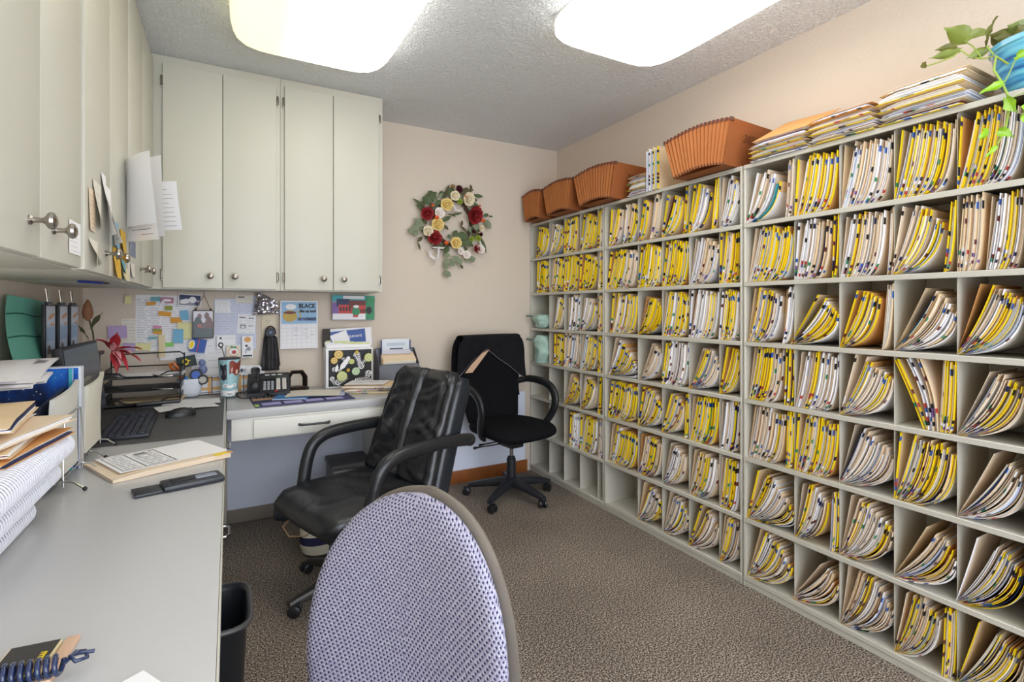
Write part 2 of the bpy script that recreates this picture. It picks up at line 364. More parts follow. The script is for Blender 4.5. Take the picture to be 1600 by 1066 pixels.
def cell(unit, row, bay, stacks):
    """stacks: (tip fraction, end fraction, count, folder thickness, palette, length) with 0 = far (left) wall of the bay"""
    ys = [unit['yl']-.012]+unit['divs']+[unit['yr']+.012]; a, b = ys[bay]-.0015, ys[bay+1]+.0015; z = (ROWZ)[6-row]+.0015; w_ = a-b
    r = random.Random(hash((unit['name'] == 'nearest', unit['name'] == 'middle', row, bay))*7+11); k = 0
    for st in stacks:
        tip, end, n, th, pal = st[:5]; L = st[5] if len(st) > 5 else .238
        if st[-1] == 'L': pass
        ths = [th*r.uniform(.7, 1.35) for _ in range(n)]; T = sum(ths)
        y0 = a-w_*tip; y1 = a-w_*end
        space = y0-y1; slack = .6 if T > space*.7 else .2
        if T > space*.77: f = space*.77/T; ths = [q*f for q in ths]; T *= f; slack = .86
        L = min(L, .246)
        stk = (y0, y1, T, z, slack); o = 0
        for q in ths:
            ALL.append((unit, row, bay, k, stk, o, o+q-.0008, L, pal, r.random(), r.uniform(.2, .7)*min(space-T*.9, .06) if q is ths[0] and space-T > .015 and n > 2 else 0)); o += q; k += 1
Y, Mx, Wt, MX = (8, 1, 1), (3, 5, 2), (2, 4, 5), (5, 3, 3)
def spec(unit, rows):
    for row, cells in enumerate(rows):
        for bay, st in enumerate(cells):
            if st: cell(unit, row, bay, st)
spec(UC, [
 [[(.0,.72,5,.016,MX),(.80,1,2,.015,(0,3,0))], [(0,.98,7,.019,Y)], [(0,.98,8,.016,Wt)], [(.0,1,8,.0175,Y)], [(0,1,9,.015,MX)]],
 [[(0,1,9,.02,Y)], [(0,.85,7,.018,Wt),(.86,1,1,.014,Y)], [(0,.86,7,.017,Wt),(.87,1,1,.015,(0,1,0))], [(-.05,.8,6,.0135,MX),(.82,1,1,.015,Y)], [(0,.4,4,.016,Mx),(.42,1,6,.015,Wt)]],
 [[(0,.74,6,.017,MX),(.76,1,2,.017,Wt)], [(-.12,1,6,.0085,Y)], [(0,.76,5,.012,Y),(.78,1,1,.018,(0,1,0))], [(-.04,1,5,.0125,Wt)], [(-.04,1,7,.0125,MX)]],
 [[(0,.80,9,.0165,Mx),(.82,1,2,.014,Y)], [(0,1,9,.0145,Wt)], [(0,1,7,.014,MX)], [(.72,1,4,.012,MX)], [(-.02,1,6,.0125,Mx)]],
 [[(0,.84,9,.018,Wt),(.85,1,2,.014,Y)], [(0,1,9,.0145,MX)], [(-.03,1,7,.0135,Mx)], [(0,1,10,.0125,MX)], [(-.02,1,4,.0125,Mx)]],
 [[(0,1,7,.019,Mx)], [(0,.78,7,.0125,Mx),(.8,1,2,.014,Mx)], [(0,1,9,.0125,Mx)], [(-.03,1,5,.0115,Mx)], [(-.03,1,6,.0135,Mx)]],
 [[(0,.97,8,.018,MX)], [(-.1,1,5,.0105,Mx)], [(0,1,9,.0135,Mx)], [(.0,.76,6,.0125,Mx),(.78,1,2,.014,Y)], [(-.02,1,6,.012,Mx)]],
])
spec(UB, [
 [[(.10,.52,3,.018,Y),(.55,.75,1,.02,Mx),(.62,1,3,.02,MX)], [(.0,.45,2,.018,MX),(.5,1,2,.03,(0,1,0))], [(0,.8,3,.02,Y),(.8,1,1,.02,Y)], [(0,.75,4,.018,Y),(.78,1,1,.016,Y)], [(0,1,3,.02,MX)]],
 [[(.0,1,12,.021,Y)], [(0,1,8,.02,Y)], [(0,1,8,.02,(8,0,3))], [(0,1,6,.024,Wt)], [(0,1,6,.02,MX)]],
 [[(.12,1,9,.019,MX)], [(0,1,6,.017,Y)], [(0,1,8,.019,Y)], [(0,1,6,.021,Wt)], [(0,1,7,.019,Y)]],
 [[(.06,.95,8,.019,MX)], [(.06,1,4,.016,(2,6,1))], [(0,1,7,.019,Wt)], [(0,1,5,.018,Wt)], [(0,1,4,.014,Mx)]],
 [[(.06,1,11,.019,Y)], [(0,1,7,.018,Y)], [(.0,.85,4,.016,Mx),(.86,1,1,.015,Y)], [(0,1,8,.021,Y)], [(0,1,6,.019,MX)]],
 [[(.04,1,10,.02,Y)], [(0,1,7,.018,MX)], [(0,.9,5,.019,Mx)], [(0,1,7,.018,Mx)], [(0,1,6,.021,Y)]],
 [[], [(0,1,6,.016,Mx)], [(0,1,5,.021,Wt)], [(0,1,5,.014,Mx)], [(0,1,5,.015,Mx)]],
])
spec(UA, [
 [[(.30,1,6,.02,Y)], [(0,1,4,.028,Y)], [(0,.8,5,.024,Y)], [(0,1,5,.026,Y)], [(0,1,3,.021,Y)]],
 [[(.30,1,6,.022,Y)], [(0,1,6,.022,Y)], [(0,.9,6,.022,Y)], [(0,1,7,.022,Y)], [(0,1,3,.021,Wt)]],
 [[], [(.0,.9,3,.03,(5,2,4)) if 0 else (.3,1,3,.024,Wt)], [(.25,1,5,.022,Wt)], [(0,1,5,.024,Mx)], [(0,1,3,.02,Y)]],
 [[], [(.35,1,4,.024,Y)], [(0,1,5,.024,Wt)], [(0,1,6,.022,MX)], [(0,1,3,.02,Wt)]],
 [[], [], [(0,1,4,.018,Y)], [(0,1,5,.022,MX)], [(0,1,3,.02,Mx)]],
 [[], [], [(.4,1,4,.022,Wt)], [(0,1,6,.024,Y)], [(0,1,3,.02,Mx)]],
 [[], [], [], [], []],
])
ALL.sort(key=lambda f: f[4][0])          # nearest first
NAMEC = {'y': 'yellow-tabbed', 'm': 'manila', 'w': 'white-tabbed'}
ROWN = ['top row', 'second row down', 'third row down', 'fourth row down', 'fifth row down', 'sixth row down', 'bottom row']
sc_, st_, sp_ = MB(), MB(), MB()
NIND = 300
for idx, (unit, row, bay, k, stk, o0, o1, L, pal, seed, opn) in enumerate(ALL):
    r = random.Random(int(seed*1e7)+3); cov, tab, pap, kind = folder_geo(stk, o0, o1, L, XF+.004, pal, r, opn)
    if idx < NIND:
        O = (XF+.1, stk[0]-o0, stk[3])
        t = thing('file_folder', '%s folder, %s from left, %s bay, %s, %s shelf' % (NAMEC[kind], ORD[k], ORD[bay], ROWN[row], unit['name']), 'folder', O, group='file folders on the filing shelves')
        cov.build('cover', COV, t, smooth=False, fix=False, origin=O)
        tab.build('end_tab', STK, t, smooth=False, fix=False, origin=O)
        if pap.f: pap.build('paper_stack', PM, t, smooth=False, fix=False, origin=O)
    else:
        for a, b in ((sc_, cov), (st_, tab), (sp_, pap)):
            n = len(a.v); a.v += b.v; a.f += [tuple(i+n for i in f) for f in b.f]; a.m += b.m
O = (XF+.1, 2.6, 0)
t = thing('file_folders', 'farther rows of yellow and manila file folders filling the two distant shelf sections', 'folders', O); t['kind'] = 'stuff'
for nm, a, mm in (('covers', sc_, COV), ('end_tabs', st_, STK), ('papers', sp_, PM)):
    o = a.build(nm, mm, t, smooth=False, fix=False, origin=O); o['kind'] = 'stuff'
# the one bay where a folder bundle leans the other way (nearest unit, fourth row, fourth bay)
def lean_left():
    a, b = UC['divs'][2]-.0015, UC['divs'][3]+.0015; z = ROWZ[3]+.0015; r = random.Random(5)
    for k in range(3):
        y0 = b+.085-k*.013; y2 = a-.006-k*.03 if k else a-.002
        L = .238; dz = sqrt(max(.01, L*L-(y2-y0)**2)); O = (XF+.1, y0, z)
        def cv(off, LL):
            out = []
            for i in range(NS+1):
                t_ = i/NS*LL/L; bow = .012*sin(pi*t_)*(1 if k else .2)
                out.append((y0+(y2-y0)*t_-off*(1-.3*t_)-bow, z+dz*t_))
            return out
        t = thing('file_folder', ['yellow-edged folder leaning left against the fourth bay divider, fourth row, nearest shelf', 'white-paper folder splayed open in the middle of a V of folders', 'manila folder at the bottom of the V of splayed folders'][k], 'folder', O, group='file folders on the filing shelves')
        c_, tb, pp = MB(), MB(), MB()
        for off, LL in ((0, L-.004), (.0115, L)):
            slab(c_, cv(off, LL), cv(off+.001, LL), XF+.018, XF+.22, [0, 3, 1][k]); slab(tb, cv(off, LL), cv(off+.001, LL), XF+.004, XF+.0178, stickers(r, [0, 7, 9][k], 'y'))
        for i in range(4): slab(pp, cv(.0018+i*.0024, L-.012), cv(.0036+i*.0024, L-.012), XF+.016+.003*r.random(), XF+.21, [0, 1, 8, 0][i])
        c_.build('cover', COV, t, smooth=False, fix=False, origin=O); tb.build('end_tab', STK, t, smooth=False, fix=False, origin=O); pp.build('paper_stack', PM, t, smooth=False, fix=False, origin=O)
lean_left()
# ------------------------------------------------------------------ wall cabinets
def knob_mb(d, base):   # lathe along direction d
    q = Vector((0, 0, 1)).rotation_difference(Vector(d)).to_matrix().to_4x4()
    return MB().lathe([(.009, 0), (.009, .003), (.0055, .006), (.0045, .018), (.007, .022), (.0145, .027), (.016, .031), (.014, .036), (.008, .039), (.001, .04)], 18, base, 0, q, caps=False)
ZB = 1.313
def left_cab(y0, y1, seam, label, frame_to=None):
    XC = -.314; O = ((XL+XC)/2, (y0+y1)/2, ZB); t = thing('wall_cabinet', label, 'cabinet', O)
    MB().bbox(XL, y0, ZB, XC-.019, y1, ZC-.002, .002).build('body', M['cabinet'], t, origin=O)
    for a, b, ky in ((y0+.018, seam-.0015, seam-.065), (seam+.0015, y1-.018, seam+.075)):
        d = MB().bbox(XC-.018, a, ZB+.004, XC, b, ZC-.045, .003).build('door', M['cabinet'], t, origin=O)
        knob_mb((1, 0, 0), (XC, ky, ZB+.066)).build('knob', M['nickel'], d, origin=O)
    return t
left_cab(.93, 1.605, 1.285, 'nearest cream wall cabinet on the left wall with two large nickel knobs')
left_cab(1.607, 2.262, 1.93, 'middle cream wall cabinet on the left wall with papers taped to its doors')
left_cab(2.264, YB-.345-.03, 2.585, 'cream wall cabinet on the left wall next to the inside corner')
YC = 2.947
def back_cab(x0, x1, seam, d0, d1, label, hinges):
    O = ((x0+x1)/2, (YC+YB)/2, ZB); t = thing('wall_cabinet', label, 'cabinet', O)
    MB().bbox(x0, YC+.019, ZB, x1, YB-.0005, ZC-.002, .002).build('body', M['cabinet'], t, origin=O)
    for a, b, kx in ((d0, seam-.0015, seam-.053), (seam+.0015, d1, seam+.053)):
        d = MB().bbox(a, YC, ZB+.006, b, YC+.018, ZC-.045, .003).build('door', M['cabinet'], t, origin=O)
        knob_mb((0, -1, 0), (kx, YC, ZB+.066)).build('knob', M['nickel'], d, origin=O)
        hx = a-.006 if a == d0 else b+.006
        for z in (ZB+.07, ZC-.13):
            h = MB().bbox(hx-.004, YC+.006, z-.028, hx+.004, YC+.019, z+.028, .003); h.tube([(hx, YC+.006, z-.022), (hx+.003, YC-.002, z-.018), (hx+.003, YC-.002, z+.018), (hx, YC+.006, z+.022)], .0025, 6)
            h.build('hinge', M['nickel'], d, origin=O)
    return t
xs = {p: onY(p, 300, YC).x for p in (240, 254, 348, 433, 444, 521, 592, 599)}
back_cab(xs[240]-.06, (xs[433]+xs[444])/2-.0005, xs[348], xs[254], xs[433]-.003, 'tall cream wall cabinet on the back wall beside the corner', 1)
back_cab((xs[433]+xs[444])/2+.0005, xs[599], xs[521], xs[444]+.003, xs[592], 'tall cream wall cabinet on the back wall nearer the wreath', 1)
# ------------------------------------------------------------------ counters and desk
ZT = .75; XE = -.012; YD = 2.70; XDR = 1.02
t = thing('countertop', 'long grey laminate countertop along the left wall under the cabinets', 'countertop', (-.33, 1.5, ZT-.04))
O = (-.33, 1.5, ZT-.04)
MB().bbox(XL+.001, .02, ZT-.04, XE-.003, YB-.001, ZT, .002).build('worktop', M['counter'], t, origin=O)
MB().bbox(XE-.0028, .02, ZT-.041, XE, YD+.002, ZT, .001).build('edge_band', M['counter_edge'], t, origin=O)
O = (-.33, 2.4, 0); t = thing('drawer_pedestal', 'cream drawer cabinet under the far end of the left countertop', 'cabinet', O)
MB().bbox(XL+.02, 1.95, .07, -.052, YB-.03, ZT-.042, .003).build('body', M['cabinet'], t, origin=O)
MB().box(XL+.05, 1.99, 0, -.09, YB-.05, .069).build('plinth', M['darkp'], t, origin=O)
bow = lambda c, dx, h: [(c[0], c[1], c[2]-h), (c[0]+dx*.7, c[1], c[2]-h), (c[0]+dx, c[1], c[2]-h*.7), (c[0]+dx, c[1], c[2]+h*.7), (c[0]+dx*.7, c[1], c[2]+h), (c[0], c[1], c[2]+h)]
for z0, z1 in ((.52, .70), (.08, .51)):
    d = MB().bbox(-.052, 1.97, z0, -.034, 2.66, z1, .003).build('drawer', M['drawerw'], t, origin=O)
    zc = .65 if z0 > .5 else .34
    ya = 2.38 if z0 > .5 else 2.26
    MB().tube([(-.034, ya, zc), (-.012, ya, zc), (.0, ya+.015, zc), (.0, ya+.095, zc), (-.012, ya+.11, zc), (-.034, ya+.11, zc)], .0045, 8).build('handle', M['chrome'], d, origin=O)
O = (.5, 3.0, ZT-.045); t = thing('back_desk', 'grey laminate desk along the back wall with a white drawer', 'desk', O)
MB().bbox(XE+.001, YD, ZT-.045, XDR, YB-.001, ZT-.004, .003).build('desktop', M['counter'], t, origin=O)
MB().bbox(XE+.02, YD+.012, ZT-.15, XDR-.01, YD+.03, ZT-.047, .002).build('apron', M['drawerw'], t, origin=O)
d = MB().bbox(.10, YD-.004, ZT-.142, .86, YD+.0115, ZT-.056, .003).build('drawer', M['drawerw'], t, origin=O)
MB().tube([(.30, YD-.004, ZT-.098), (.305, YD-.02, ZT-.098), (.33, YD-.026, ZT-.098), (.41, YD-.026, ZT-.098), (.435, YD-.02, ZT-.098), (.44, YD-.004, ZT-.098)], [.007, .007, .005, .005, .007, .007], 8).build('handle', M['darkp'], d, origin=O)
MB().bbox(XDR-.03, YD+.05, 0, XDR-.01, YB-.02, ZT-.046, .002).build('side_panel', M['drawerw'], t, origin=O)
MB().bbox(.74, YD+.25, 0, .76, YB-.02, ZT-.046, .002).build('support_panel', M['drawerw'], t, origin=O)
# ------------------------------------------------------------------ chairs
leather = mat('black_leather', '1b1d22', .29, var=.15, vscale=12, bump=.3, bscale=22, spec=.6)
leather2 = mat('blue_black_vinyl', '1d232b', .24, bump=.08, bscale=120)
armm = mat('worn_black_arm', '202226', .28, bump=.1, bscale=80)
basem = mat('black_nylon_base', '24262c', .42)
fab = mat('black_fabric', '121216', .9, var=.2, vscale=60, bump=.3, bscale=300, spec=.15)
def star_base(t, R, zh, m, rot=0, nm='leg', col=True, arm=.032, hub=.04, zt=.42):
    b = MB().lathe([(.03, zh-.035), (hub, zh-.03), (hub, zh+.03), (.03, zh+.035)], 20); b.build('hub', m, t)
    MB().lathe([(.026, zh+.03), (.03, zh+.035), (.03, zh+.15), (.024, zh+.155), (.024, zh+.165), (.0135, zh+.166), (.0135, zt)], 18).build('gas_column', [m], t)
    MB().lathe([(.0137, zh+.17), (.0137, zt)], 14).build('piston', M['chrome'], t)
    for k in range(5):
        a = rot+2*pi*k/5; d = Vector((cos(a), sin(a), 0)); n = Vector((-sin(a), cos(a), 0)); rings = []
        for q, z, w_, h in ((.03, zh, arm, .028), (.25*R, zh, arm*.9, .026), (.6*R, zh-.015, arm*.72, .022), (.9*R, zh-.03, arm*.55, .017), (R, zh-.036, arm*.5, .013)):
            rings.append(sring(d*q+Vector((0, 0, z)), n, Vector((0, 0, 1)), w_, h, 14, 4))
        lg = MB().loft(rings).build(nm, m, t)
        c = d*(R-.008); a2 = a+.9+k*1.3; w_ = Vector((cos(a2), sin(a2), 0)); ww = Vector((-sin(a2), cos(a2), 0))
        cc = c+ww*.018; q = Vector((0, 0, 1)).rotation_difference(w_).to_matrix().to_4x4()
        cb = MB()
        for s_ in (-1, 1): cb.lathe([(.004, -.009), (.02, -.009), (.0255, -.005), (.0255, .005), (.02, .009), (.004, .009)], 18, cc+w_*(s_*.0155)+Vector((0, 0, .0258)), 0, q)
        cb.lathe([(.006, .03), (.006, zh-.04)], 8, c); cb.bbox(-.006, -.02, .02, .006, .02, .055, .004, M=Matrix.Translation(cc)@Matrix.Rotation(a2, 4, 'Z'))
        cb.build('caster', M['blackp'], lg)
def nz(p, s, k=1): return noise.noise(Vector(p)*s)*k
# --- leather chair: local +x = forward, +y = its left
ch = thing('leather_office_chair', 'black leather office chair with padded arms in front of the back desk', 'chair', (.50, 2.285, 0), radians(198)); ch.scale = (.95, .95, .95)
def seat_f(p, X, Y):
    return p
rings = []
Xf, Yl, Zu = Vector((1, 0, 0)), Vector((0, 1, 0)), Vector((0, 0, 1))
for i in range(29):
    x = -.24+.54*i/28; q = i/28
    w_ = .265*(1-max(0, q-.86)**2*9)*(1-max(0, .08-q)**2*30); zc = .430-.055*max(0, q-.6)**1.6*2.0; h = .058*(1-max(0, q-.9)**2*55)*(1-max(0, .05-q)**2*150)
    def dsp(p, X, Y, x=x, w_=w_):
        if Y > 0:
            e = min(1, abs(X)/w_); p = p+Vector((0, 0, -.012*(1-e*e)+.006*nz((p.x*5, p.y*11, 1), 1.0)+.004*sin(p.y*40+6*nz((p.x*9, p.y*4, 2), 1))*max(0, (.1-p.x)*3)+.003*nz(p, 14)))
            if abs(abs(X)-.235) < .012: p = p-Vector((0, 0, .006))
        return p
    rings.append(sring(Vector((x, 0, zc)), Yl, Zu, w_, h, 64, 3.4, dsp))
MB().loft(rings).build('seat', leather, ch, ang=70)
for s_ in (-1, 1):
    rings = []
    for i in range(15):
        q = i/14; x = -.22+.50*q; z = .375-.045*max(0, q-.55)*1.6; k = 1-max(0, abs(q-.5)*2-.8)**2*12
        rings.append(sring(Vector((x, s_*.262, z)), Yl, Zu, .022*k, .048*k, 20, 3))
    MB().loft(rings).build('side_bolster', leather2, ch, ang=70)
MB().bbox(-.2, -.22, .30, .22, .22, .365, .02).build('seat_pan', M['blackp'], ch)
MB().bbox(-.12, -.06, .25, .1, .06, .31, .012).build('mechanism', M['blackp'], ch)
# backrest
rings = []
for i in range(61):
    q = i/60; h = .03+.53*q; x = -.205-.17*q-.03*q*q; z = .43+h-.02*q
    w_ = (.272-.035*q)*(1-max(0, q-.88)**2*9); th = .058*(1-max(0, q-.9)**2*50)*(1-max(0, .04-q)**2*150)
    A = Vector((.95, 0, .31)).normalized()
    def dsp(p, X, Y, q=q, w_=w_):
        if Y > 0:
            e = abs(X)/w_
            wr = (.010*sin(30*q+7*e*e+5*nz((X*7, q*4, 2), 1))+.005*sin(61*q-9*e+6*nz((X*5, q*7, 5), 1)))*min(1, e*2.4)*max(0, 1-e**5) * (.6+.5*nz((X*4, q*5, 7), 1))
            seam = -.018*math.exp(-((X-.024)/.009)**2)-.018*math.exp(-((X+.024)/.009)**2)+.016*math.exp(-(X/.022)**2)
            p = p+A*(wr+seam*.9+.006*nz(p, 9)-.012*(1-e*e))
            if abs(e-.84) < .05: p = p-A*.012
        return p
    rings.append(sring(Vector((x, 0, z)), Yl, A, w_, th, 110, 3.2, dsp))
MB().loft(rings).build('backrest', leather, ch, ang=70)
for s_ in (-1, 1):
    rings = []
    for i in range(15):
        q = i/14; x = -.235-.17*q-.03*q*q; z = .36+.58*q; k = 1-max(0, abs(q-.5)*2-.8)**2*12
        rings.append(sring(Vector((x, s_*(.262-.03*q), z)), Yl, Vector((.95, 0, .31)).normalized(), .026*k, .05*k, 20, 2.6))
    MB().loft(rings).build('back_bolster', leather2, ch, ang=70)
MB().loft([sring(Vector((-.27-.17*q-.03*q*q, 0, .36+.57*q)), Yl, Vector((.95, 0, .31)).normalized(), .25-.02*q, .02, 24, 4) for q in [i/8 for i in range(9)]]).build('back_shell', leather2, ch)
for s_ in (-1, 1):
    pts = [(-.45, .262, .64), (-.40, .285, .655), (-.30, .296, .668), (-.2, .30, .672), (-.06, .302, .668), (.02, .302, .655), (.075, .302, .62), (.105, .30, .56), (.125, .295, .47), (.135, .285, .40), (.13, .27, .345)]
    P = []
    for i in range(len(pts)-1):
        for k in range(4):
            t_ = k/4; p0, p1, p2, p3 = [Vector(pts[max(0, min(len(pts)-1, i+j))]) for j in (-1, 0, 1, 2)]
            P.append(.5*((2*p1)+(p2-p0)*t_+(2*p0-5*p1+4*p2-p3)*t_*t_+(3*p1-p0-3*p2+p3)*t_**3))
    P.append(Vector(pts[-1])); P = [Vector((p.x, p.y*s_, p.z)) for p in P]
    MB().tube(P, [.030]*len(P), 16, flat=.85, up=Vector((0, 1, 0))).build('armrest', armm, ch, ang=60)
star_base(ch, .325, .085, mat('brown_grey_base', '3a3633', .38), rot=radians(-1), zt=.26)
# --- fabric chair: local +x = forward
c2 = thing('fabric_task_chair', 'black fabric office chair by the wood baseboard with a jacket over its back', 'chair', (1.595, 2.90, 0), radians(-82))
rings = []
for i in range(25):
    q = i/24; x = -.22+.47*q; w_ = .25*(1-abs(2*q-1)**3.4*.32)**1*(1-max(0, q-.9)**2*25); zc = .455-.03*max(0, q-.7)*2; h = .045*(1-max(0, q-.88)**2*55)*(1-max(0, .06-q)**2*150)
    rings.append(sring(Vector((x, 0, zc)), Yl, Zu, w_, h, 44, 2.8, lambda p, X, Y: p+Vector((0, 0, -.010*(1-(X/.26)**2) if Y > 0 else 0))))
MB().loft(rings).build('seat', fab, c2, ang=70)
MB().bbox(-.16, -.15, .385, .16, .15, .415, .012).build('seat_pan', M['blackp'], c2)
MB().bbox(-.09, -.05, .33, .07, .05, .386, .01).build('mechanism', M['blackp'], c2)
MB().tube([(0, -.05, .36), (.02, -.16, .365), (.03, -.26, .372), (.04, -.31, .375)], [.005, .004, .004, .009], 8).build('lever', M['blackp'], c2)
MB().tube([(-.08, -.05, .35), (-.07, -.15, .352), (-.07, -.2, .352)], [.005, .004, .009], 8).build('lever', M['blackp'], c2)
def backpath(q): return Vector((-.215-.07*q-.03*sin(pi*q), 0, .47+.545*q))
rings = []
for i in range(31):
    q = i/30; w_ = (.2+.05*min(1, q*2.2)-.03*max(0, q-.6))*(1-max(0, q-.9)**2*18); th = .036*(1-max(0, q-.92)**2*80)*(1-max(0, .05-q)**2*150)
    c = backpath(q)
    def dsp(p, X, Y):
        k = (X/.26)**2; p = p+Vector((.035*k, 0, 0))
        return p
    rings.append(sring(c, Yl, Xf, w_, th, 48, 3.2, dsp))
MB().loft(rings).build('backrest', fab, c2, ang=70)
for s_ in (-1, 1):
    pts = [(-.25, .225, .70), (-.18, .275, .725), (-.06, .295, .722), (.03, .298, .70), (.085, .297, .65), (.095, .292, .58), (.06, .28, .50), (.02, .25, .435), (-.01, .2, .40)]
    P = []
    for i in range(len(pts)-1):
        for k in range(4):
            t_ = k/4; p0, p1, p2, p3 = [Vector(pts[max(0, min(len(pts)-1, i+j))]) for j in (-1, 0, 1, 2)]
            P.append(.5*((2*p1)+(p2-p0)*t_+(2*p0-5*p1+4*p2-p3)*t_*t_+(3*p1-p0-3*p2+p3)*t_**3))
    P = [Vector((p.x, p.y*s_, p.z)) for p in P]; n = len(P)
    MB().tube(P, [.02+.009*sin(pi*i/n) for i in range(n)], 14, flat=.65, up=Vector((0, 1, 0))).build('armrest', M['blackp'], c2, ang=60)
MB().bbox(-.33, -.03, .36, -.27, .03, .60, .01).build('back_bracket', M['blackp'], c2)
star_base(c2, .285, .10, basem, rot=radians(8), zt=.35, arm=.034)
# jacket over the backrest
jk = thing('jacket', 'black jacket draped over the top of the fabric office chair back', 'jacket', (1.595, 2.90, 0), radians(-82))
jm = mat('black_jacket_cloth', '17161b', .85, var=.15, vscale=20, bump=.2, bscale=60, spec=.2)
def jfn(u, v):   # u across, v from front hem over the top to the back hem
    X = (u-.5)*2; w_ = .272
    fr = .075+.20*abs(X+.12)**1.05+.006*nz((X*3, 1, 0), 1) if v < .5 else .40
    wr = .006*nz((X*4, v*8, 3), 1)+.006*nz((X*9, v*3, 8), 1)
    if v < .42:
        q = v/.42; z = 1.02-fr*(1-q); qb = max(0, (z-.47)/.545); c = backpath(min(1, qb)); return Vector((c.x+.044+.035*X*X+wr+.003*sin(X*14)*(1-q), X*w_*(1+.03*(1-q)-.05*q**4-.09*q**12), z))
    if v < .58:
        q = (v-.42)/.16; a = pi*q; c = backpath(1); return Vector((c.x+.035*X*X+.044*cos(a)+wr*.5, X*w_*.86, 1.02+.018*sin(a)))
    q = (v-.58)/.42; z = 1.02-.42*q; qb = max(0, (z-.47)/.545); c = backpath(min(1, qb)); return Vector((c.x-.044+.035*X*X+wr, X*w_*(.98+.02*q-.12*(1-q)**10), z))
o = MB().grid(jfn, 44, 50).build('cloth', jm, jk, ang=80)
md = o.modifiers.new('s', 'SOLIDIFY'); md.thickness = .004; md.offset = 1
P = [jfn(.5+.5*x, .0)+Vector((.006, 0, 0)) for x in [i/20*2-1 for i in range(21)]]
MB().tube(P, .0022, 6).build('hem', mat('grey_piping', '6a6870', .7), jk)
fl = Flat(Vector((-.20, -.20, .80)), (.1, 1, 0), (0, 0, 1)); 
MB().prism([(-.235, .80), (-.19, .85), (-.10, .925), (-.045, .945), (-.10, .885), (-.18, .80)], 'x', -.186, -.182).build('lining', mat('tan_lining', 'c9a68c', .8), jk, smooth=False)
# --- foreground chair: backrest with blue-grey weave; local +x = forward
n_ang = radians(207)
c3 = thing('woven_office_chair', 'blue-grey woven fabric office chair in the foreground with taupe back shell', 'chair', (.095, .868, -.0), n_ang)
wv = mat('blue_grey_weave', 'aaa8c4', .9, spec=.15); nt = wv.node_tree; bs = nt.nodes['Principled BSDF']
tcx = nt.nodes.new('ShaderNodeTexCoord'); sp = nt.nodes.new('ShaderNodeSeparateXYZ'); nt.links.new(tcx.outputs['Object'], sp.inputs[0])
def mth(op, a, b=None):
    n = nt.nodes.new('ShaderNodeMath'); n.operation = op
    for i, v in enumerate((a, b)):
        if v is None: continue
        if isinstance(v, (int, float)): n.inputs[i].default_value = v
        else: nt.links.new(v, n.inputs[i])
    return n.outputs[0]
pu, pv = .0098, .0066
sgn = nt.nodes.new('ShaderNodeMath'); sgn.operation = 'SIGN'; nt.links.new(sp.outputs[1], sgn.inputs[0])
U = mth('DIVIDE', mth('SUBTRACT', sp.outputs[1], mth('MULTIPLY', sgn.outputs[0], mth('MULTIPLY', sp.outputs[0], .9))), pu); V = mth('DIVIDE', sp.outputs[2], pv)
row = mth('FLOOR', V); off = mth('MULTIPLY', mth('MODULO', row, 2.0), .5)
fu = mth('ABSOLUTE', mth('SUBTRACT', mth('FRACT', mth('ADD', U, off)), .5)); fv = mth('ABSOLUTE', mth('SUBTRACT', mth('FRACT', V), .5))
rib = mth('MULTIPLY', mth('ABSOLUTE', mth('SUBTRACT', mth('FRACT', mth('MULTIPLY', U, 2.0)), .5)), 2.0)
dot = mth('ADD', mth('MULTIPLY', fu, 1.35), mth('MULTIPLY', fv, .95))
r_ = ramp(nt, [(0, (30, 34, 60)), (.24, (54, 58, 90)), (.37, (146, 148, 172)), (.60, (200, 200, 212)), (1, (186, 186, 202))])
nt.links.new(dot, r_.inputs[0]); mx = nt.nodes.new('ShaderNodeMix'); mx.data_type = 'RGBA'; mx.blend_type = 'MULTIPLY'
n5 = nt.nodes.new('ShaderNodeTexNoise'); n5.inputs['Scale'].default_value = 220; nt.links.new(tcx.outputs['Object'], n5.inputs['Vector'])
r5 = ramp(nt, [(.35, (190, 175, 205)), (.65, (255, 255, 255))]); nt.links.new(n5.outputs['Fac'], r5.inputs[0]); mx.inputs[0].default_value = .7
nt.links.new(r_.outputs[0], mx.inputs[6]); nt.links.new(r5.outputs[0], mx.inputs[7]); nt.links.new(mx.outputs[2], bs.inputs['Base Color'])
bp = nt.nodes.new('ShaderNodeBump'); bp.inputs['Strength'].default_value = .7; bp.inputs['Distance'].default_value = .003; nt.links.new(dot, bp.inputs['Height']); nt.links.new(bp.outputs[0], bs.inputs['Normal'])
HB = .56; Z0 = .285
def pad(front, grow, x_off, nm, m):
    rings = []
    N = 40
    for i in range(N+1):
        q = i/N; a = -1+2*q
        s = sin(a*pi/2); z = Z0+HB/2+(HB/2+grow)*s
        zz = s
        wid = (.262+grow)*max(.004, (1-abs(zz)**2.05))**(1/2.0)*(1+.0*zz)
        wid *= 1+.05*(-zz)
        th = (front)*max(.06, (1-abs(zz)**6))**.5
        xc = -.20-.085*((z-Z0)/HB)-.03*sin(pi*min(1, max(0, (z-Z0)/HB)))+x_off
        def dsp(p, X, Y): return p+Vector((.05*(X/.24)**2, 0, 0))
        rings.append(sring(Vector((xc, 0, z)), Yl, Xf, wid, th, 56, 2.6, dsp))
    return MB().loft(rings).build(nm, m, c3, ang=70)
pad(.032, 0, .012, 'backrest', wv)
pad(.022, .006, -.018, 'back_shell', mat('taupe_shell', '746c62', .5, bump=.1, bscale=200))
rings = []
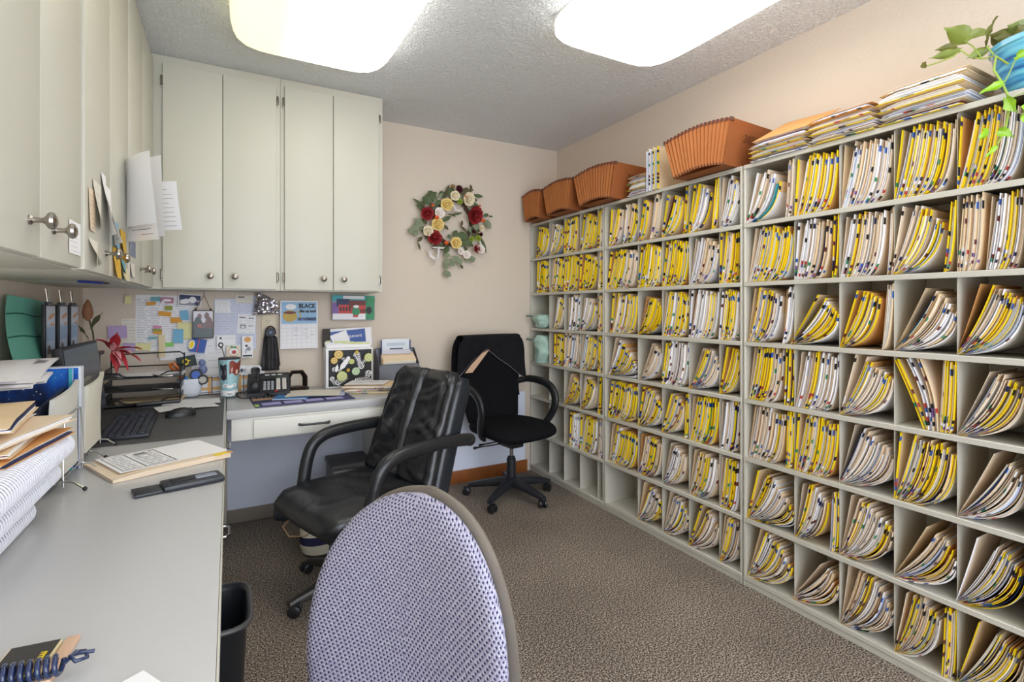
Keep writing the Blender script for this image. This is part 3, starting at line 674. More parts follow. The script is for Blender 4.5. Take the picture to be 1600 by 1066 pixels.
for i in range(21):
    q = i/20; x = -.2+.44*q; w_ = .235*(1-abs(2*q-1)**3*.3)*(1-max(0, q-.9)**2*25); h = .04*(1-max(0, q-.88)**2*55)*(1-max(0, .06-q)**2*150)
    rings.append(sring(Vector((x, 0, .37)), Yl, Zu, w_, h, 40, 2.8))
MB().loft(rings).build('seat', wv, c3, ang=70)
MB().tube([(-.27, 0, .50), (-.27, 0, .38), (-.24, 0, .32), (-.1, 0, .31)], .022, 8, flat=.4, up=Vector((0, 1, 0))).build('back_bracket', M['blackp'], c3)
star_base(c3, .27, .09, M['blackp'], rot=.3, zt=.33)
# ------------------------------------------------------------------ on top of the shelving
def accordion(ya, yb, za, label, npl, year=None, seed=1):
    """ya far, yb near (top width); fan shape, narrower at the bottom"""
    cy = (ya+yb)/2; Wt_ = (ya-yb); Wb = Wt_*.74; O = Vector((1.90, cy, za)); t = thing('accordion_file', label, 'file box', O)
    H = .198; D = .315; mb, tp = MB(), MB(); r = random.Random(seed); rows = []
    for i in range(npl*2+1):
        q = i/(npl*2); dx = .0 if i % 2 == 0 else .007; dx += r.uniform(0, .002)
        yt = Wt_*(.5-q); ybm = Wb*(.5-q); lift = .020*sin(pi*q); arcb = .018*sin(pi*q)
        yb2 = ybm-.012
        rows.append([(dx, yb2, .002+arcb), (dx-.001, (yt+yb2)/2, (H+lift)*.5), (dx, yt, H+lift-.012), (dx, yt, H+lift), (D, yt*.9, H+lift*.9), (D, yb2*.95, .002+arcb)])
    n = len(rows[0])
    mb.add([p for row in rows for p in row], [(i*n+k, i*n+(k+1) % n, (i+1)*n+(k+1) % n, (i+1)*n+k) for i in range(npl*2) for k in (0, 1, 3, 4, 5)], 0)
    mb.build('pleats', M['acc'], t, smooth=False)
    for i in range(0, npl*2+1):
        a = rows[i]
        if i % 2 == 0:
            tp.box(a[3][0]-.002, a[3][1]-.0042, a[3][2]-.014, a[3][0]+.02, a[3][1]+.0042, a[3][2]+.002); tp.box(a[0][0]-.002, a[0][1]-.0028, a[0][2]-.0005, a[0][0]+.02, a[0][1]+.0028, a[0][2]+.009)
    rim = MB()
    for i in range(npl*2):
        a, b = rows[i], rows[i+1]; rim.add([a[2], b[2], b[3], a[3]], [(0, 1, 2, 3)])
    rim.build('rim_tape', mat('rust_tape', '8a4326', .7), t, smooth=False); tag(tp.build('pleat_tape', M['accd'], t, smooth=False), kind='stuff')
    for s_, row in ((1, rows[0]), (-1, rows[-1])):
        e = .0025*s_; q = [row[0], row[3], row[4], row[5]]
        MB().add([Vector(p)+Vector((0, o_, 0)) for o_ in (0, e) for p in q], [(0, 1, 2, 3), (7, 6, 5, 4), (0, 4, 5, 1), (1, 5, 6, 2), (2, 6, 7, 3), (3, 7, 4, 0)]).build('side_panel', M['accs'], t, smooth=False)
    if year:
        row = rows[-1]; o0 = Vector(row[0]); up = (Vector(row[3])-o0)
        text_mesh(year, .048, 'handwriting', mat('faint_marker', '5a2c14', .7), t, plane_M(o0+Vector((.145, -.003, 0))+up*.62, (1, 0, .0), up, .0012), shear=.3)
    MB().add([rows[0][0], rows[-1][0], rows[-1][5], rows[0][5]], [(0, 1, 2, 3)]).build('bottom_panel', M['accs'], t, smooth=False)
accordion(3.285, 3.03, TOPZ+.002, 'brown accordion file box at the wall corner, farthest of the four', 9, seed=1)
accordion(3.005, 2.66, TOPZ+.002, 'brown accordion file box, second from the room corner on the shelf', 12, seed=2)
accordion(2.64, 2.25, TOPZ+.002, 'brown accordion file box with faint handwriting beside a flat folder stack', 14, '2021', 3)
accordion(1.87, 1.485, TOPZ+.002, 'largest orange-brown accordion file box standing over the middle shelf seam', 17, '2020', 4)
def flat_folder(label, cx, cy, z, rz, L, W_, th, kind, group=None, seed=1, tilt=0, orange=False, name='file_folder', cat='folder', tab=True, fold_front=False):
    """folder lying flat; long edge L along local x, front (tab edge) at local -y"""
    r = random.Random(seed); t = thing(name, label, cat, (cx, cy, z), rz, group); t.rotation_euler = (tilt, 0, rz)
    cm = {'y': M['manila'], 'm': M['manila'], 'w': M['white'], 'o': M['orange'], 'p': M['pinkm']}[kind]; tm = {'y': M['yellow'], 'm': M['manila'], 'w': M['white'], 'o': M['orange'], 'p': M['pinkm']}[kind]
    def sh(y0, y1, za, zb, mi, mb, x0=-L/2, x1=L/2, N=8, sag=.0):
        vs = []
        for i in range(N+1):
            x = x0+(x1-x0)*i/N; e = abs(2*i/N-1); dz = -sag*e*e+.0012*sin(i*1.7+seed)
            k = .55+.45*min(1, (i/N)*5)   # closed at the fold (left end)
            vs += [(x, y0, za*k+dz*.3), (x, y1, za*k+dz*.3), (x, y1, zb*k+dz*.3), (x, y0, zb*k+dz*.3)]
        b_ = len(mb.v); mb.v += vs
        for i in range(N):
            for q in range(4): mb.f.append((b_+i*4+q, b_+i*4+(q+1) % 4, b_+i*4+4+(q+1) % 4, b_+i*4+4+q)); mb.m.append(mi)
        mb.f += [(b_, b_+3, b_+2, b_+1), (b_+N*4, b_+N*4+1, b_+N*4+2, b_+N*4+3)]; mb.m += [mi, mi]
    c = MB(); sh(-W_/2, W_/2, .0003, .0015, 0, c); sh(-W_/2+.006, W_/2, th-.0012, th, 0, c); sh(W_/2-.002, W_/2, .0015, th-.0012, 0, c) if th > .006 else None
    if fold_front: sh(-W_/2-.002, -W_/2+.001, .0003, th, 0, c)
    c.build('cover', cm, t, smooth=False)
    if tab:
        tb = MB(); sh(-W_/2-.012, -W_/2, .0003, .0016, 0, tb)
        for i in range(r.randint(2, 5)):
            x = r.uniform(-L*.45, L*.42); w_ = r.uniform(.008, .03); tb.box(x, -W_/2-.0125, -.0001+.0005, x+w_, -W_/2, .0022, r.randint(1, 5))
        tb.build('end_tab', [tm, M['black'], M['blue'], M['maroon'], M['green'], M['red']], t, smooth=False)
    p = MB(); n = max(2, int((th-.003)/.0032)); w_ = (th-.0034)/n
    for i in range(n):
        mi = r.choices(range(6), [50, 12, 12, 8, 5, 4])[0]; e = r.uniform(.002, .012)
        sh(-W_/2+e-.002, W_/2-.012, .0017+i*w_, .0017+(i+.8)*w_, mi, p, -L/2+.004, L/2-r.uniform(.006, .022))
    p.build('paper_stack', [M['white'], M['grayp'], M['bluep'], M['offwhite'], M['navy'], M['maroon']], t, smooth=False)
    return t
def stack(prefix, ya, yb, z0, ths, kinds, group, X=2.085, seed=0, tilt_top=0):
    z = z0
    pos = ['bottom', 'second from bottom', 'third from bottom', 'fourth from bottom', 'fifth from bottom', 'sixth from bottom']
    for i, (th, k) in enumerate(zip(ths, kinds)):
        r = random.Random(seed*31+i); top = i == len(ths)-1
        flat_folder('%s flat folder, %s in the %s' % ({'y': 'yellow-tabbed', 'm': 'manila', 'w': 'white-edged', 'o': 'orange', 'p': 'pale'}[k], 'topmost' if top else pos[i], prefix),
                    X+r.uniform(-.006, .006), (ya+yb)/2+r.uniform(-.008, .008), z, -pi/2+r.uniform(-.03, .03), (ya-yb)-r.uniform(0, .012), .215, th, k, group, seed*10+i, tilt=tilt_top if top else 0)
        z += th+.0012
    return z
stack('stack beside the standing folders', 2.225, 2.075, TOPZ+.001, [.028, .034, .032, .012], 'wyym', 'flat folders by the standing folders', seed=1)
stack('stack with the orange cover', 1.45, 1.20, TOPZ+.001, [.014, .022, .016, .024], 'wyyp', 'flat folders above the shelf seam', seed=2)
stack('stack between orange cover and white papers', 1.19, .955, TOPZ+.001, [.012, .022, .020, .022, .018], 'ywyyo', 'flat folders in the middle stack', seed=3)
stack('tall stack beside the blue pot', .945, .70, TOPZ+.001, [.020, .022, .024, .030, .018], 'ywyym', 'flat folders beside the blue pot', seed=4)
of = thing('file_folder', 'open orange kraft folder lying sloped on top of a stack', 'folder', (2.09, 1.31, TOPZ+.084)); of['group'] = 'flat folders above the shelf seam'
MB().add([(-.115, .125, 0), (-.115, -.125, 0), (.12, -.115, .112), (.12, .12, .125), (-.115, .125, .002), (-.115, -.125, .002), (.12, -.115, .114), (.12, .12, .127)], [(0, 1, 2, 3), (7, 6, 5, 4), (0, 4, 5, 1), (1, 5, 6, 2), (2, 6, 7, 3), (3, 7, 4, 0)]).build('cover', M['orange'], of, smooth=False)
MB().add([(-.11, .12, -.002), (-.11, -.12, -.002), (.1, -.11, .004), (.1, .11, .004), (-.11, .12, -.0005), (-.11, -.12, -.0005), (.1, -.11, .035), (.1, .11, .035)], [(0, 1, 2, 3), (7, 6, 5, 4), (0, 4, 5, 1), (1, 5, 6, 2), (2, 6, 7, 3), (3, 7, 4, 0)]).build('paper_stack', M['white'], of, smooth=False)
for k, (y, th, cm, tm, lb) in enumerate(((2.058, .02, M['white'], M['white'], 'thick white folder standing upright, left of three on the shelf top'), (2.030, .022, M['pinkm'], M['offwhite'], 'cream folder standing upright, middle of three on the shelf top'), (2.000, .026, M['manila'], M['yellow'], 'yellow-edged folder standing upright beside the largest accordion box'))):
    t = thing('file_folder', lb, 'folder', (1.97, y, TOPZ+.001)); t['group'] = 'standing folders on the shelf top'
    h = .225; c = MB(); c.box(.012, th*.5-.001, 0, .235, th*.5, h-.01); c.box(.012, -th*.5, 0, .235, -th*.5+.001, h); c.build('cover', cm, t, smooth=False)
    c = MB(); c.box(0, -th*.5, 0, .0118, -th*.5+.0016, h); c.box(0, th*.5-.0016, 0, .0118, th*.5, h-.01)
    for z, mi in ((.19, 1), (.13, 2), (.05, 1), (.07, 3), (.03, 1)): c.box(-.0006, -th*.5-.0005, z, .0119, -th*.5+.003, z+.014, mi)
    c.build('end_tab', [tm, M['black'], M['green'], M['maroon']], t, smooth=False)
    c = MB(); n = 5
    for i in range(n): c.box(.004+.004*(i % 2), -th*.5+.002+i*(th-.004)/n, .003, .23, -th*.5+.002+(i+.8)*(th-.004)/n, h-.012-.004*(i % 3), [0, 0, 1, 0, 2][i])
    c.build('paper_stack', [M['white'], M['grayp'], M['bluep']], t, smooth=False)
# blue glazed pot and vine
gl = mat('blue_banded_glaze', '3f8fc0', .15, coat=.5); nt = gl.node_tree; bs = nt.nodes['Principled BSDF']; tcx = nt.nodes.new('ShaderNodeTexCoord')
mp = nt.nodes.new('ShaderNodeMapping'); mp.inputs['Scale'].default_value = (3, 3, 26); nz_ = nt.nodes.new('ShaderNodeTexNoise'); nz_.inputs['Scale'].default_value = 1.6; nz_.inputs['Detail'].default_value = 3
rr = ramp(nt, [(.3, (38, 84, 150)), (.45, (70, 150, 200)), (.6, (120, 200, 220)), (.75, (60, 110, 180))])
for a, c_ in ((tcx.outputs['Object'], mp.inputs[0]), (mp.outputs[0], nz_.inputs['Vector']), (nz_.outputs['Fac'], rr.inputs[0]), (rr.outputs[0], bs.inputs['Base Color'])): nt.links.new(a, c_)
PX, PY = 2.095, .565
pt = thing('potted_vine', 'trailing pothos vine in a blue striped glazed pot on the shelf top', 'plant', (PX, PY, TOPZ+.001))
MB().lathe([(.062, 0), (.07, .004), (.092, .05), (.106, .105), (.112, .14), (.117, .143), (.117, .158), (.11, .16), (.105, .15), (.1, .13), (.001, .128)], 40, caps=False).build('pot', gl, pt)
MB().lathe([(.001, .131), (.09, .134), (.1, .132)], 24, caps=False).build('soil', mat('dark_soil', '3a2c22', .95, bump=.5, bscale=60), pt)
lfm = [mat('variegated_leaf', '7c8a3a', .4, var=.45, vscale=22, coat=.2), mat('bright_leaf', '8fc41e', .35, var=.2, vscale=20, coat=.2), mat('olive_leaf', '6e6e2c', .45, var=.35, vscale=18)]
def heart(L, W_, fold, droop, N=6):
    mb = MB(); rows = []
    for i in range(N+1):
        q = i/N; w_ = W_*max(.02, (sin(pi*min(1, q*1.05+.06))**.8)*(1-q*.35)) if q < 1 else .0005
        x = L*q; z = -droop*q*q*L
        rows.append([(x-(.10*L if i == 0 else 0)*1, -w_, z+fold*w_+.006*sin(q*9)), (x, -w_*.5, z+fold*w_*.35), (x, 0, z), (x, w_*.5, z+fold*w_*.35), (x-(.10*L if i == 0 else 0), w_, z+fold*w_-.005*sin(q*8))])
    mb.add([p for r_ in rows for p in r_], [(i*5+k, i*5+k+1, (i+1)*5+k+1, (i+1)*5+k) for i in range(N) for k in range(4)]); return mb
def leafobj(name, m, parent, pos, d, roll, L, W_, fold=.5, droop=.3, O=(0, 0, 0)):
    d = Vector(d).normalized(); a, b = frame(d); R = Matrix((d, a, b)).transposed() @ Matrix.Rotation(roll, 3, 'X')
    mb = heart(L, W_, fold, droop); mb.v = [tuple(R @ Vector(v)+Vector(pos)-Vector(O)) for v in mb.v]
    return mb.build(name, m, parent, fix=False, ang=80)
PO = Vector((PX, PY, TOPZ+.001))
def vine(px, X, r=.0032):
    P = [onX(x, y, X if not isinstance(X, list) else X[i]) for i, (x, y) in enumerate(px)]
    MB().tube([p-PO for p in P], r, 7).build('stem', mat('green_stem', '9ab04a', .5), pt)
vine([(1575, 100), (1556, 88), (1553, 110), (1566, 130), (1575, 150), (1577, 165), (1574, 185), (1570, 205), (1558, 225)], [2.0, 1.97, 1.96, 1.96, 1.96, 1.96, 1.96, 1.965, 1.965])
vine([(1553, 88), (1535, 92), (1515, 88), (1500, 78), (1490, 88), (1468, 97), (1449, 103)], 2.02, .0022); vine([(1535, 92), (1520, 72), (1508, 65)], 2.02, .002); vine([(1553, 86), (1542, 72)], 2.0, .002)
vine([(1570, 128), (1580, 108), (1588, 90)], 1.96, .0015); vine([(1577, 155), (1592, 148), (1612, 140)], 1.96, .0015)
L_ = [(1512, 62, 1478, 44, .05, 0, .035), (1512, 60, 1545, 50, .06, 0, .03), (1500, 78, 1452, 92, .055, 0, .016), (1495, 72, 1462, 78, .045, 2, .015), (1542, 72, 1552, 28, .07, 2, .022), (1545, 75, 1510, 92, .05, 0, .018), (1448, 104, 1440, 98, .02, 2, .012),
      (1570, 62, 1548, 54, .075, 2, .03), (1590, 55, 1552, 60, .07, 2, .03), (1600, 48, 1575, 40, .07, 0, .03), (1590, 70, 1560, 72, .06, 0, .025), (1612, 60, 1590, 38, .07, 2, .03),
      (1588, 88, 1612, 84, .04, 1, .018), (1568, 130, 1532, 144, .05, 1, .014), (1572, 152, 1586, 175, .03, 1, .02), (1560, 205, 1582, 212, .035, 1, .016), (1545, 205, 1530, 216, .03, 1, .02), (1558, 228, 1540, 245, .02, 1, .008), (1603, 165, 1596, 190, .03, 1, .015)]
for i, (x0, y0, x1, y1, L, k, w_) in enumerate(L_):
    X = 1.955 if k == 1 else (2.03 if x0 < 1550 else 2.06); a = onX(x0, y0, X); b = onX(x1, y1, X-.02); d = b-a
    leafobj('leaf', lfm[k], pt, a, d, [-1.1, -.9, -1.4][i % 3], max(d.length*1.05, .02), w_, .35, .1, PO)
# teal drawstring bags in the corner bays
tealm = mat('sage_green_nylon', 'a6c4b8', .55, var=.06, vscale=12, bump=.35, bscale=14)
for (z, h, w_, lb, sd) in ((ROWZ[4], .105, .10, 'sage green folded cloth bag on the third shelf down in the corner', 3), (ROWZ[3], .20, .085, 'taller sage green crumpled cloth bag, one shelf below the other', 8)):
    O = Vector((2.03, 3.175, z+.001)); t = thing('cloth_bag', lb, 'bag', O, group='sage green bags in the corner bays')
    rings = []
    for i in range(19):
        q = i/18; k = (sin(pi*min(1, q*.9+.07)))**.55 if h < .15 else (.45+.55*sin(pi*min(1, q*.75+.1)))*(1-.2*(q > .97))
        c = Vector((-.012*sin(q*5+sd), .006*sin(q*7+sd), q*h))
        rings.append(sring(c, Xf, Yl, .085*k, w_*k, 36, 2.4, lambda p, X, Y, q=q: p+Vector((nz((X*25, Y*25, q*4+sd), 1, .022), nz((X*22, Y*25, q*5+sd+9), 1, .018), nz((X*30, Y*20, q*3+sd+5), 1, .014 if 0 < q else 0)))))
    zmin = min(p.z for rg in rings for p in rg); rings = [[p-Vector((0, 0, zmin)) for p in rg] for rg in rings]
    MB().loft(rings).build('bag_body', tealm, t, ang=60)
    MB().tube([(-.07, .06, h*.82), (-.10, .085, h*.86), (-.09, .11, h*.84), (-.06, .09, h*.8)], .006, 7).build('drawstring_end', mat('dark_sage', '5e7a70', .6), t)
# ------------------------------------------------------------------ back wall: wreath
WC = onY(707, 345, YB-.02); wt = thing('wreath', 'autumn wreath of red and cream roses hanging on the back wall', 'wreath', WC)
ring = [Vector((.135*cos(a)*1.0, .004*sin(5*a), .155*sin(a)-.01)) for a in [2*pi*i/40 for i in range(40)]]
tw = MB(); tw.tube(ring, .008, 7, closed=True); tw.tube([p*1.07+Vector((0, -.004, 0)) for p in ring], .004, 5, closed=True); tw.tube([Vector((p.x*.94+.006*sin(i), p.y, p.z*.95)) for i, p in enumerate(ring)], .0035, 5, closed=True)
tw.build('twig_ring', mat('dark_twig', '4a3626', .8), wt)
def wp(cx, cy, y=-.03): # crop pixel (scale 5.922, origin 620,270) -> local
    p = onY(620+cx/5.922, 270+cy/5.922, YB-.05); return Vector((p.x-WC.x, y, p.z-WC.z))
def rose(r, layers=3, seed=0):
    mb = MB(); rn = random.Random(seed)
    for l in range(layers):
        n = [5, 5, 4][l % 3]+(1 if layers > 3 and l == 0 else 0); rl = r*(1-.27*l); tilt = .35+.42*l
        for k in range(n):
            a = 2*pi*(k+.5*l)/n+rn.uniform(-.2, .2); c, s_ = cos(a), sin(a)
            def fn(u, v, c=c, s_=s_, rl=rl, tilt=tilt, l=l):
                w_ = rl*.62*sin(pi*min(1, v*.8+.12))**.7*(u*2-1); d = rl*v; out = d*cos(tilt*v); up = d*sin(tilt*v)*1.1+rl*.12*(u*2-1)**2+(.10*rl if v > .8 else 0)*-1*(l == 0)
                return Vector((out*c-w_*s_, -up-l*r*.06, out*s_+w_*c))
            mb.grid(fn, 4, 4)
    mb.ball((0, -r*.35, 0), r*.22, 5); return mb
FM = dict(r=mat('deep_red_petal', '8e1c20', .7, var=.25, vscale=40), b=mat('burgundy_petal', '4e1420', .7), c=mat('cream_petal', 'eadfc4', .7, var=.08, vscale=30), y=mat('pale_yellow_petal', 'e6cf86', .7, var=.1, vscale=30), w=mat('white_petal', 'f0e8e2', .7), o=mat('orange_berry', 'd8581c', .35), g=mat('lime_flower', '94a83a', .6), k=mat('tan_seed', '8a6a40', .8))
for i, (x, y, r, k, ly) in enumerate([(275, 378, .037, 'r', 3), (345, 605, .042, 'r', 3), (710, 392, .052, 'r', 4), (572, 155, .022, 'b', 3), (735, 708, .024, 'r', 3), (535, 215, .028, 'c', 3), (655, 245, .040, 'c', 4), (460, 298, .036, 'y', 3), (388, 375, .030, 'w', 3), (285, 540, .029, 'c', 3), (372, 480, .036, 'y', 3), (540, 650, .034, 'y', 4), (585, 725, .022, 'w', 3), (640, 760, .024, 'w', 3), (770, 710, .026, 'w', 3), (690, 612, .016, 'g', 3), (750, 608, .017, 'g', 3), (580, 270, .016, 'g', 3), (710, 545, .013, 'b', 3), (775, 572, .012, 'b', 3), (780, 512, .018, 'c', 3)]):
    mb = rose(r*1.3, ly, i); p = wp(x, y, -.035); rt = Matrix.Rotation(random.Random(i).uniform(-.2, .3), 3, 'X') @ Matrix.Rotation(random.Random(i+50).uniform(-.25, .25), 3, 'Z')
    mb.v = [tuple(rt @ Vector(v)+p) for v in mb.v]; mb.build('flower', FM[k], wt, fix=False, ang=80)
for x, y, r in ((320, 308, .011), (357, 418, .016), (447, 652, .017), (786, 447, .015), (755, 310, .009), (620, 225, .008)):
    MB().ball(wp(x, y, -.055), r, 8, sc=(1, .9, .85)).build('berry', FM['o'], wt)
for x, y, r in ((520, 125, .014),): MB().ball(wp(x, y, -.03), r, 8).build('seed_head', FM['k'], wt)
gm = [mat('dark_green_leaf', '44552c', .55, var=.2, vscale=30), mat('sage_leaf', '7a8468', .6, var=.15, vscale=30), mat('brown_green_leaf', '4e4a2a', .6)]
def flat_leaf(x0, y0, x1, y1, w_, m, yy=-.02):
    a, b = wp(x0, y0, yy), wp(x1, y1, yy-.006); d = b-a; L = d.length; d = d.normalized(); n = Vector((-d.z, 0, d.x)); mb = MB(); rows = []
    for i in range(6):
        q = i/5; w2 = w_*sin(pi*min(.97, q*.93+.04)); c = a+d*(L*q)+Vector((0, -.006*sin(pi*q), 0)); rows += [c-n*w2+Vector((0, -.004, 0)), c, c+n*w2+Vector((0, -.004, 0))]
    mb.add(rows, [(i*3+k, i*3+k+1, i*3+k+4, i*3+k+3) for i in range(5) for k in range(2)]); mb.build('leaf', m, wt, fix=False, ang=80)
for args in [(240, 270, 370, 180, .022, 0), (250, 220, 300, 290, .02, 0), (330, 215, 290, 170, .018, 0), (250, 310, 148, 238, .008, 0), (460, 210, 520, 150, .014, 0), (480, 170, 430, 220, .012, 2), (590, 200, 660, 140, .014, 2), (640, 180, 710, 155, .01, 2), (700, 205, 800, 222, .010, 0), (690, 160, 680, 108, .008, 2), (420, 450, 500, 405, .012, 0), (500, 390, 610, 372, .006, 0), (470, 380, 550, 405, .005, 2), (430, 480, 478, 530, .009, 2), (610, 440, 590, 500, .008, 2), (590, 490, 650, 555, .008, 2), (160, 425, 240, 470, .012, 1), (230, 440, 200, 500, .022, 1), (150, 480, 190, 540, .02, 1), (180, 530, 170, 590, .016, 1), (110, 520, 150, 560, .016, 1), (230, 480, 170, 460, .018, 1), (240, 590, 190, 640, .009, 2), (195, 640, 215, 718, .006, 2),
             (470, 600, 500, 580, .012, 0), (520, 590, 560, 535, .015, 0), (560, 600, 640, 560, .02, 0), (600, 580, 660, 610, .024, 0), (640, 640, 700, 660, .022, 0), (650, 690, 620, 730, .016, 0), (700, 520, 760, 480, .018, 1), (770, 580, 830, 745, .010, 0), (820, 440, 870, 520, .018, 1), (800, 400, 850, 385, .010, 0), (850, 400, 890, 408, .005, 0), (820, 470, 850, 440, .012, 1),
             (460, 740, 470, 790, .018, 1), (450, 800, 480, 850, .022, 1), (470, 850, 440, 890, .016, 1), (500, 860, 530, 830, .016, 1), (460, 900, 470, 970, .020, 1), (520, 770, 560, 830, .022, 1), (560, 790, 600, 850, .016, 1), (690, 770, 710, 830, .018, 1), (640, 790, 660, 830, .010, 1), (590, 850, 610, 890, .008, 2), (500, 930, 470, 960, .012, 1), (600, 620, 640, 680, .018, 0), (730, 500, 700, 560, .016, 0), (380, 230, 430, 190, .008, 1), (370, 300, 400, 250, .012, 0), (350, 320, 400, 330, .010, 0)]:
    flat_leaf(*args[:4], args[4]*1.35, gm[args[5]])
r7 = random.Random(77)
for k in range(46):
    a = 2*pi*k/46+r7.uniform(-.1, .1); R1 = r7.uniform(170, 240); cx_, cy_ = 500+R1*1.12*cos(a), 430-R1*sin(a)*1.02; a2 = a+r7.choice([-.9, .9, .4, -.4]); L = r7.uniform(60, 100)
    flat_leaf(cx_, cy_, cx_+L*cos(a2), cy_-L*sin(a2), r7.uniform(.012, .02), gm[r7.choice([0, 0, 1, 2])], -.012)
rb = MB()
for P, wd_ in (([(430, 700), (330, 690), (295, 720), (310, 770), (350, 800)], .012), ([(380, 690), (385, 740), (370, 800), (335, 860)], .013), ([(760, 640), (790, 690), (780, 740), (740, 765)], .009), ([(520, 300), (540, 345), (580, 355), (610, 320)], .010)):
    pts = [wp(x, y, -.045+.01*(i % 2)) for i, (x, y) in enumerate(P)]; vs = []
    for p in pts: vs += [p+Vector((-wd_*.7, -wd_*.4, -wd_*.5)), p+Vector((wd_*.7, wd_*.3, wd_*.5))]
    rb.add(vs, [(i*2, i*2+1, i*2+3, i*2+2) for i in range(len(pts)-1)])
rb.build('ribbon', mat('white_satin', 'e8e2e4', .4), wt, fix=False, ang=80)
# ------------------------------------------------------------------ back wall: papers, notes, photos
WK = [0]
AX, AZ = Vector((1, 0, 0)), Vector((0, 0, 1))
def wall_rect(px): # pixel box on the back wall -> x0, x1, z0, z1
    x0, y0, x1, y1 = px; ym = (y0+y1)/2; xm = (x0+x1)/2
    return onY(x0, ym, YB).x, onY(x1, ym, YB).x, onY(xm, y1, YB).z, onY(xm, y0, YB).z
def wpaper(name, label, cat, px, m, group=None, rot=0, lines=None, extra=None, th=.0008, lm=None):
    WK[0] += 1; x0, x1, z0, z1 = wall_rect(px); cx, cz = (x0+x1)/2, (z0+z1)/2; w_, h = x1-x0, z1-z0
    t = thing(name, label, cat, (cx, YB-.0006-WK[0]*.0009, cz), 0, group); t.rotation_euler = (0, rot, 0)
    MB().box(-w_/2, -th, -h/2, w_/2, 0, h/2).build('sheet', m, t, smooth=False)
    fl = Flat((0, -th, 0), AX, AZ, .0002)
    if lines:
        n, margin, sd = lines; fl.lines(-w_/2+w_*margin, w_/2-w_*margin, h/2-h*.07, -h/2+h*.07, n, .0013, 0, sd)
    if extra: extra(fl, w_, h)
    if fl.mb.f: fl.build('print', [lm or M['greyink'], M['black'], M['blue'], M['orange'], M['yellow'], M['red'], M['white'], M['green'], M['purple'], M['teal'], M['navy'], M['maroon'], mat('calendar_sky', '9cc0e0', .7), mat('mug_mustard', 'c8aa5c', .7)], t)
    return t
G = 'papers taped above the back desk'
wpaper('paper_sheet', 'faint lined sheet at the far left of the wall papers', 'paper', (190, 498, 216, 545), M['offwhite'], G, 0, (9, .1, 2))
wpaper('paper_sheet', 'long printed phone list with dense grey lines below the corner cabinet', 'paper', (212, 461, 252, 549), M['white'], G, 0, (30, .04, 3), lm=M['inktext'])
wpaper('paper_sheet', 'white list under the coloured flags right of the phone list', 'paper', (250, 462, 302, 562), M['white'], G, 0, (26, .05, 4))
wpaper('paper_sheet', 'white sheet behind the silver flyer below the hanging photo', 'paper', (300, 528, 335, 590), M['white'], G, 0, (14, .08, 5))
wpaper('paper_sheet', 'tall pale blue form right of the hanging photo', 'paper', (335, 467, 370, 534), mat('lilac_form', 'd4d8ea', .8), G, 0, (16, .08, 6))
wpaper('paper_sheet', 'white sheet with black round stickers beneath the pale blue form', 'paper', (320, 524, 372, 590), M['white'], G, 0, (6, .1, 7))
wpaper('paper_sheet', 'pale blue sheet of small print beside the foil balloon', 'paper', (368, 462, 400, 545), mat('lilac_form', 'd4d8ea'), G, 0, (24, .06, 8))
wpaper('paper_card', 'small pale card at the top of the tall blue form', 'card', (336, 469, 360, 489), M['white'], G, 0, (6, .12, 9))
wpaper('paper_card', 'white card with a dark heading left of the foil balloon', 'card', (369, 461, 395, 474), M['offwhite'], G, 0, (3, .12, 10), lambda f, w_, h: f.rect(-w_*.4, h*.18, 0, h*.3, 1))
def _form(f, w_, h):
    f.rect(-w_*.42, h*.3, -w_*.1, h*.34, 1); f.ell(w_*.15, h*.3, .004, mi=1); f.rect(w_*.2, h*.28, w_*.4, h*.32, 1); f.rect(-w_*.35, -h*.25, -w_*.02, -h*.05, 0); f.rect(-w_*.28, -h*.22, -w_*.1, -h*.12, 6); f.rect(w_*.1, -h*.12, w_*.42, -h*.08, 0)
wpaper('paper_form', 'small tilted white form with a square diagram', 'paper', (371, 491, 399, 521), M['white'], G, .06, (7, .1, 11), _form)
GN = 'sticky notes on the wall papers'
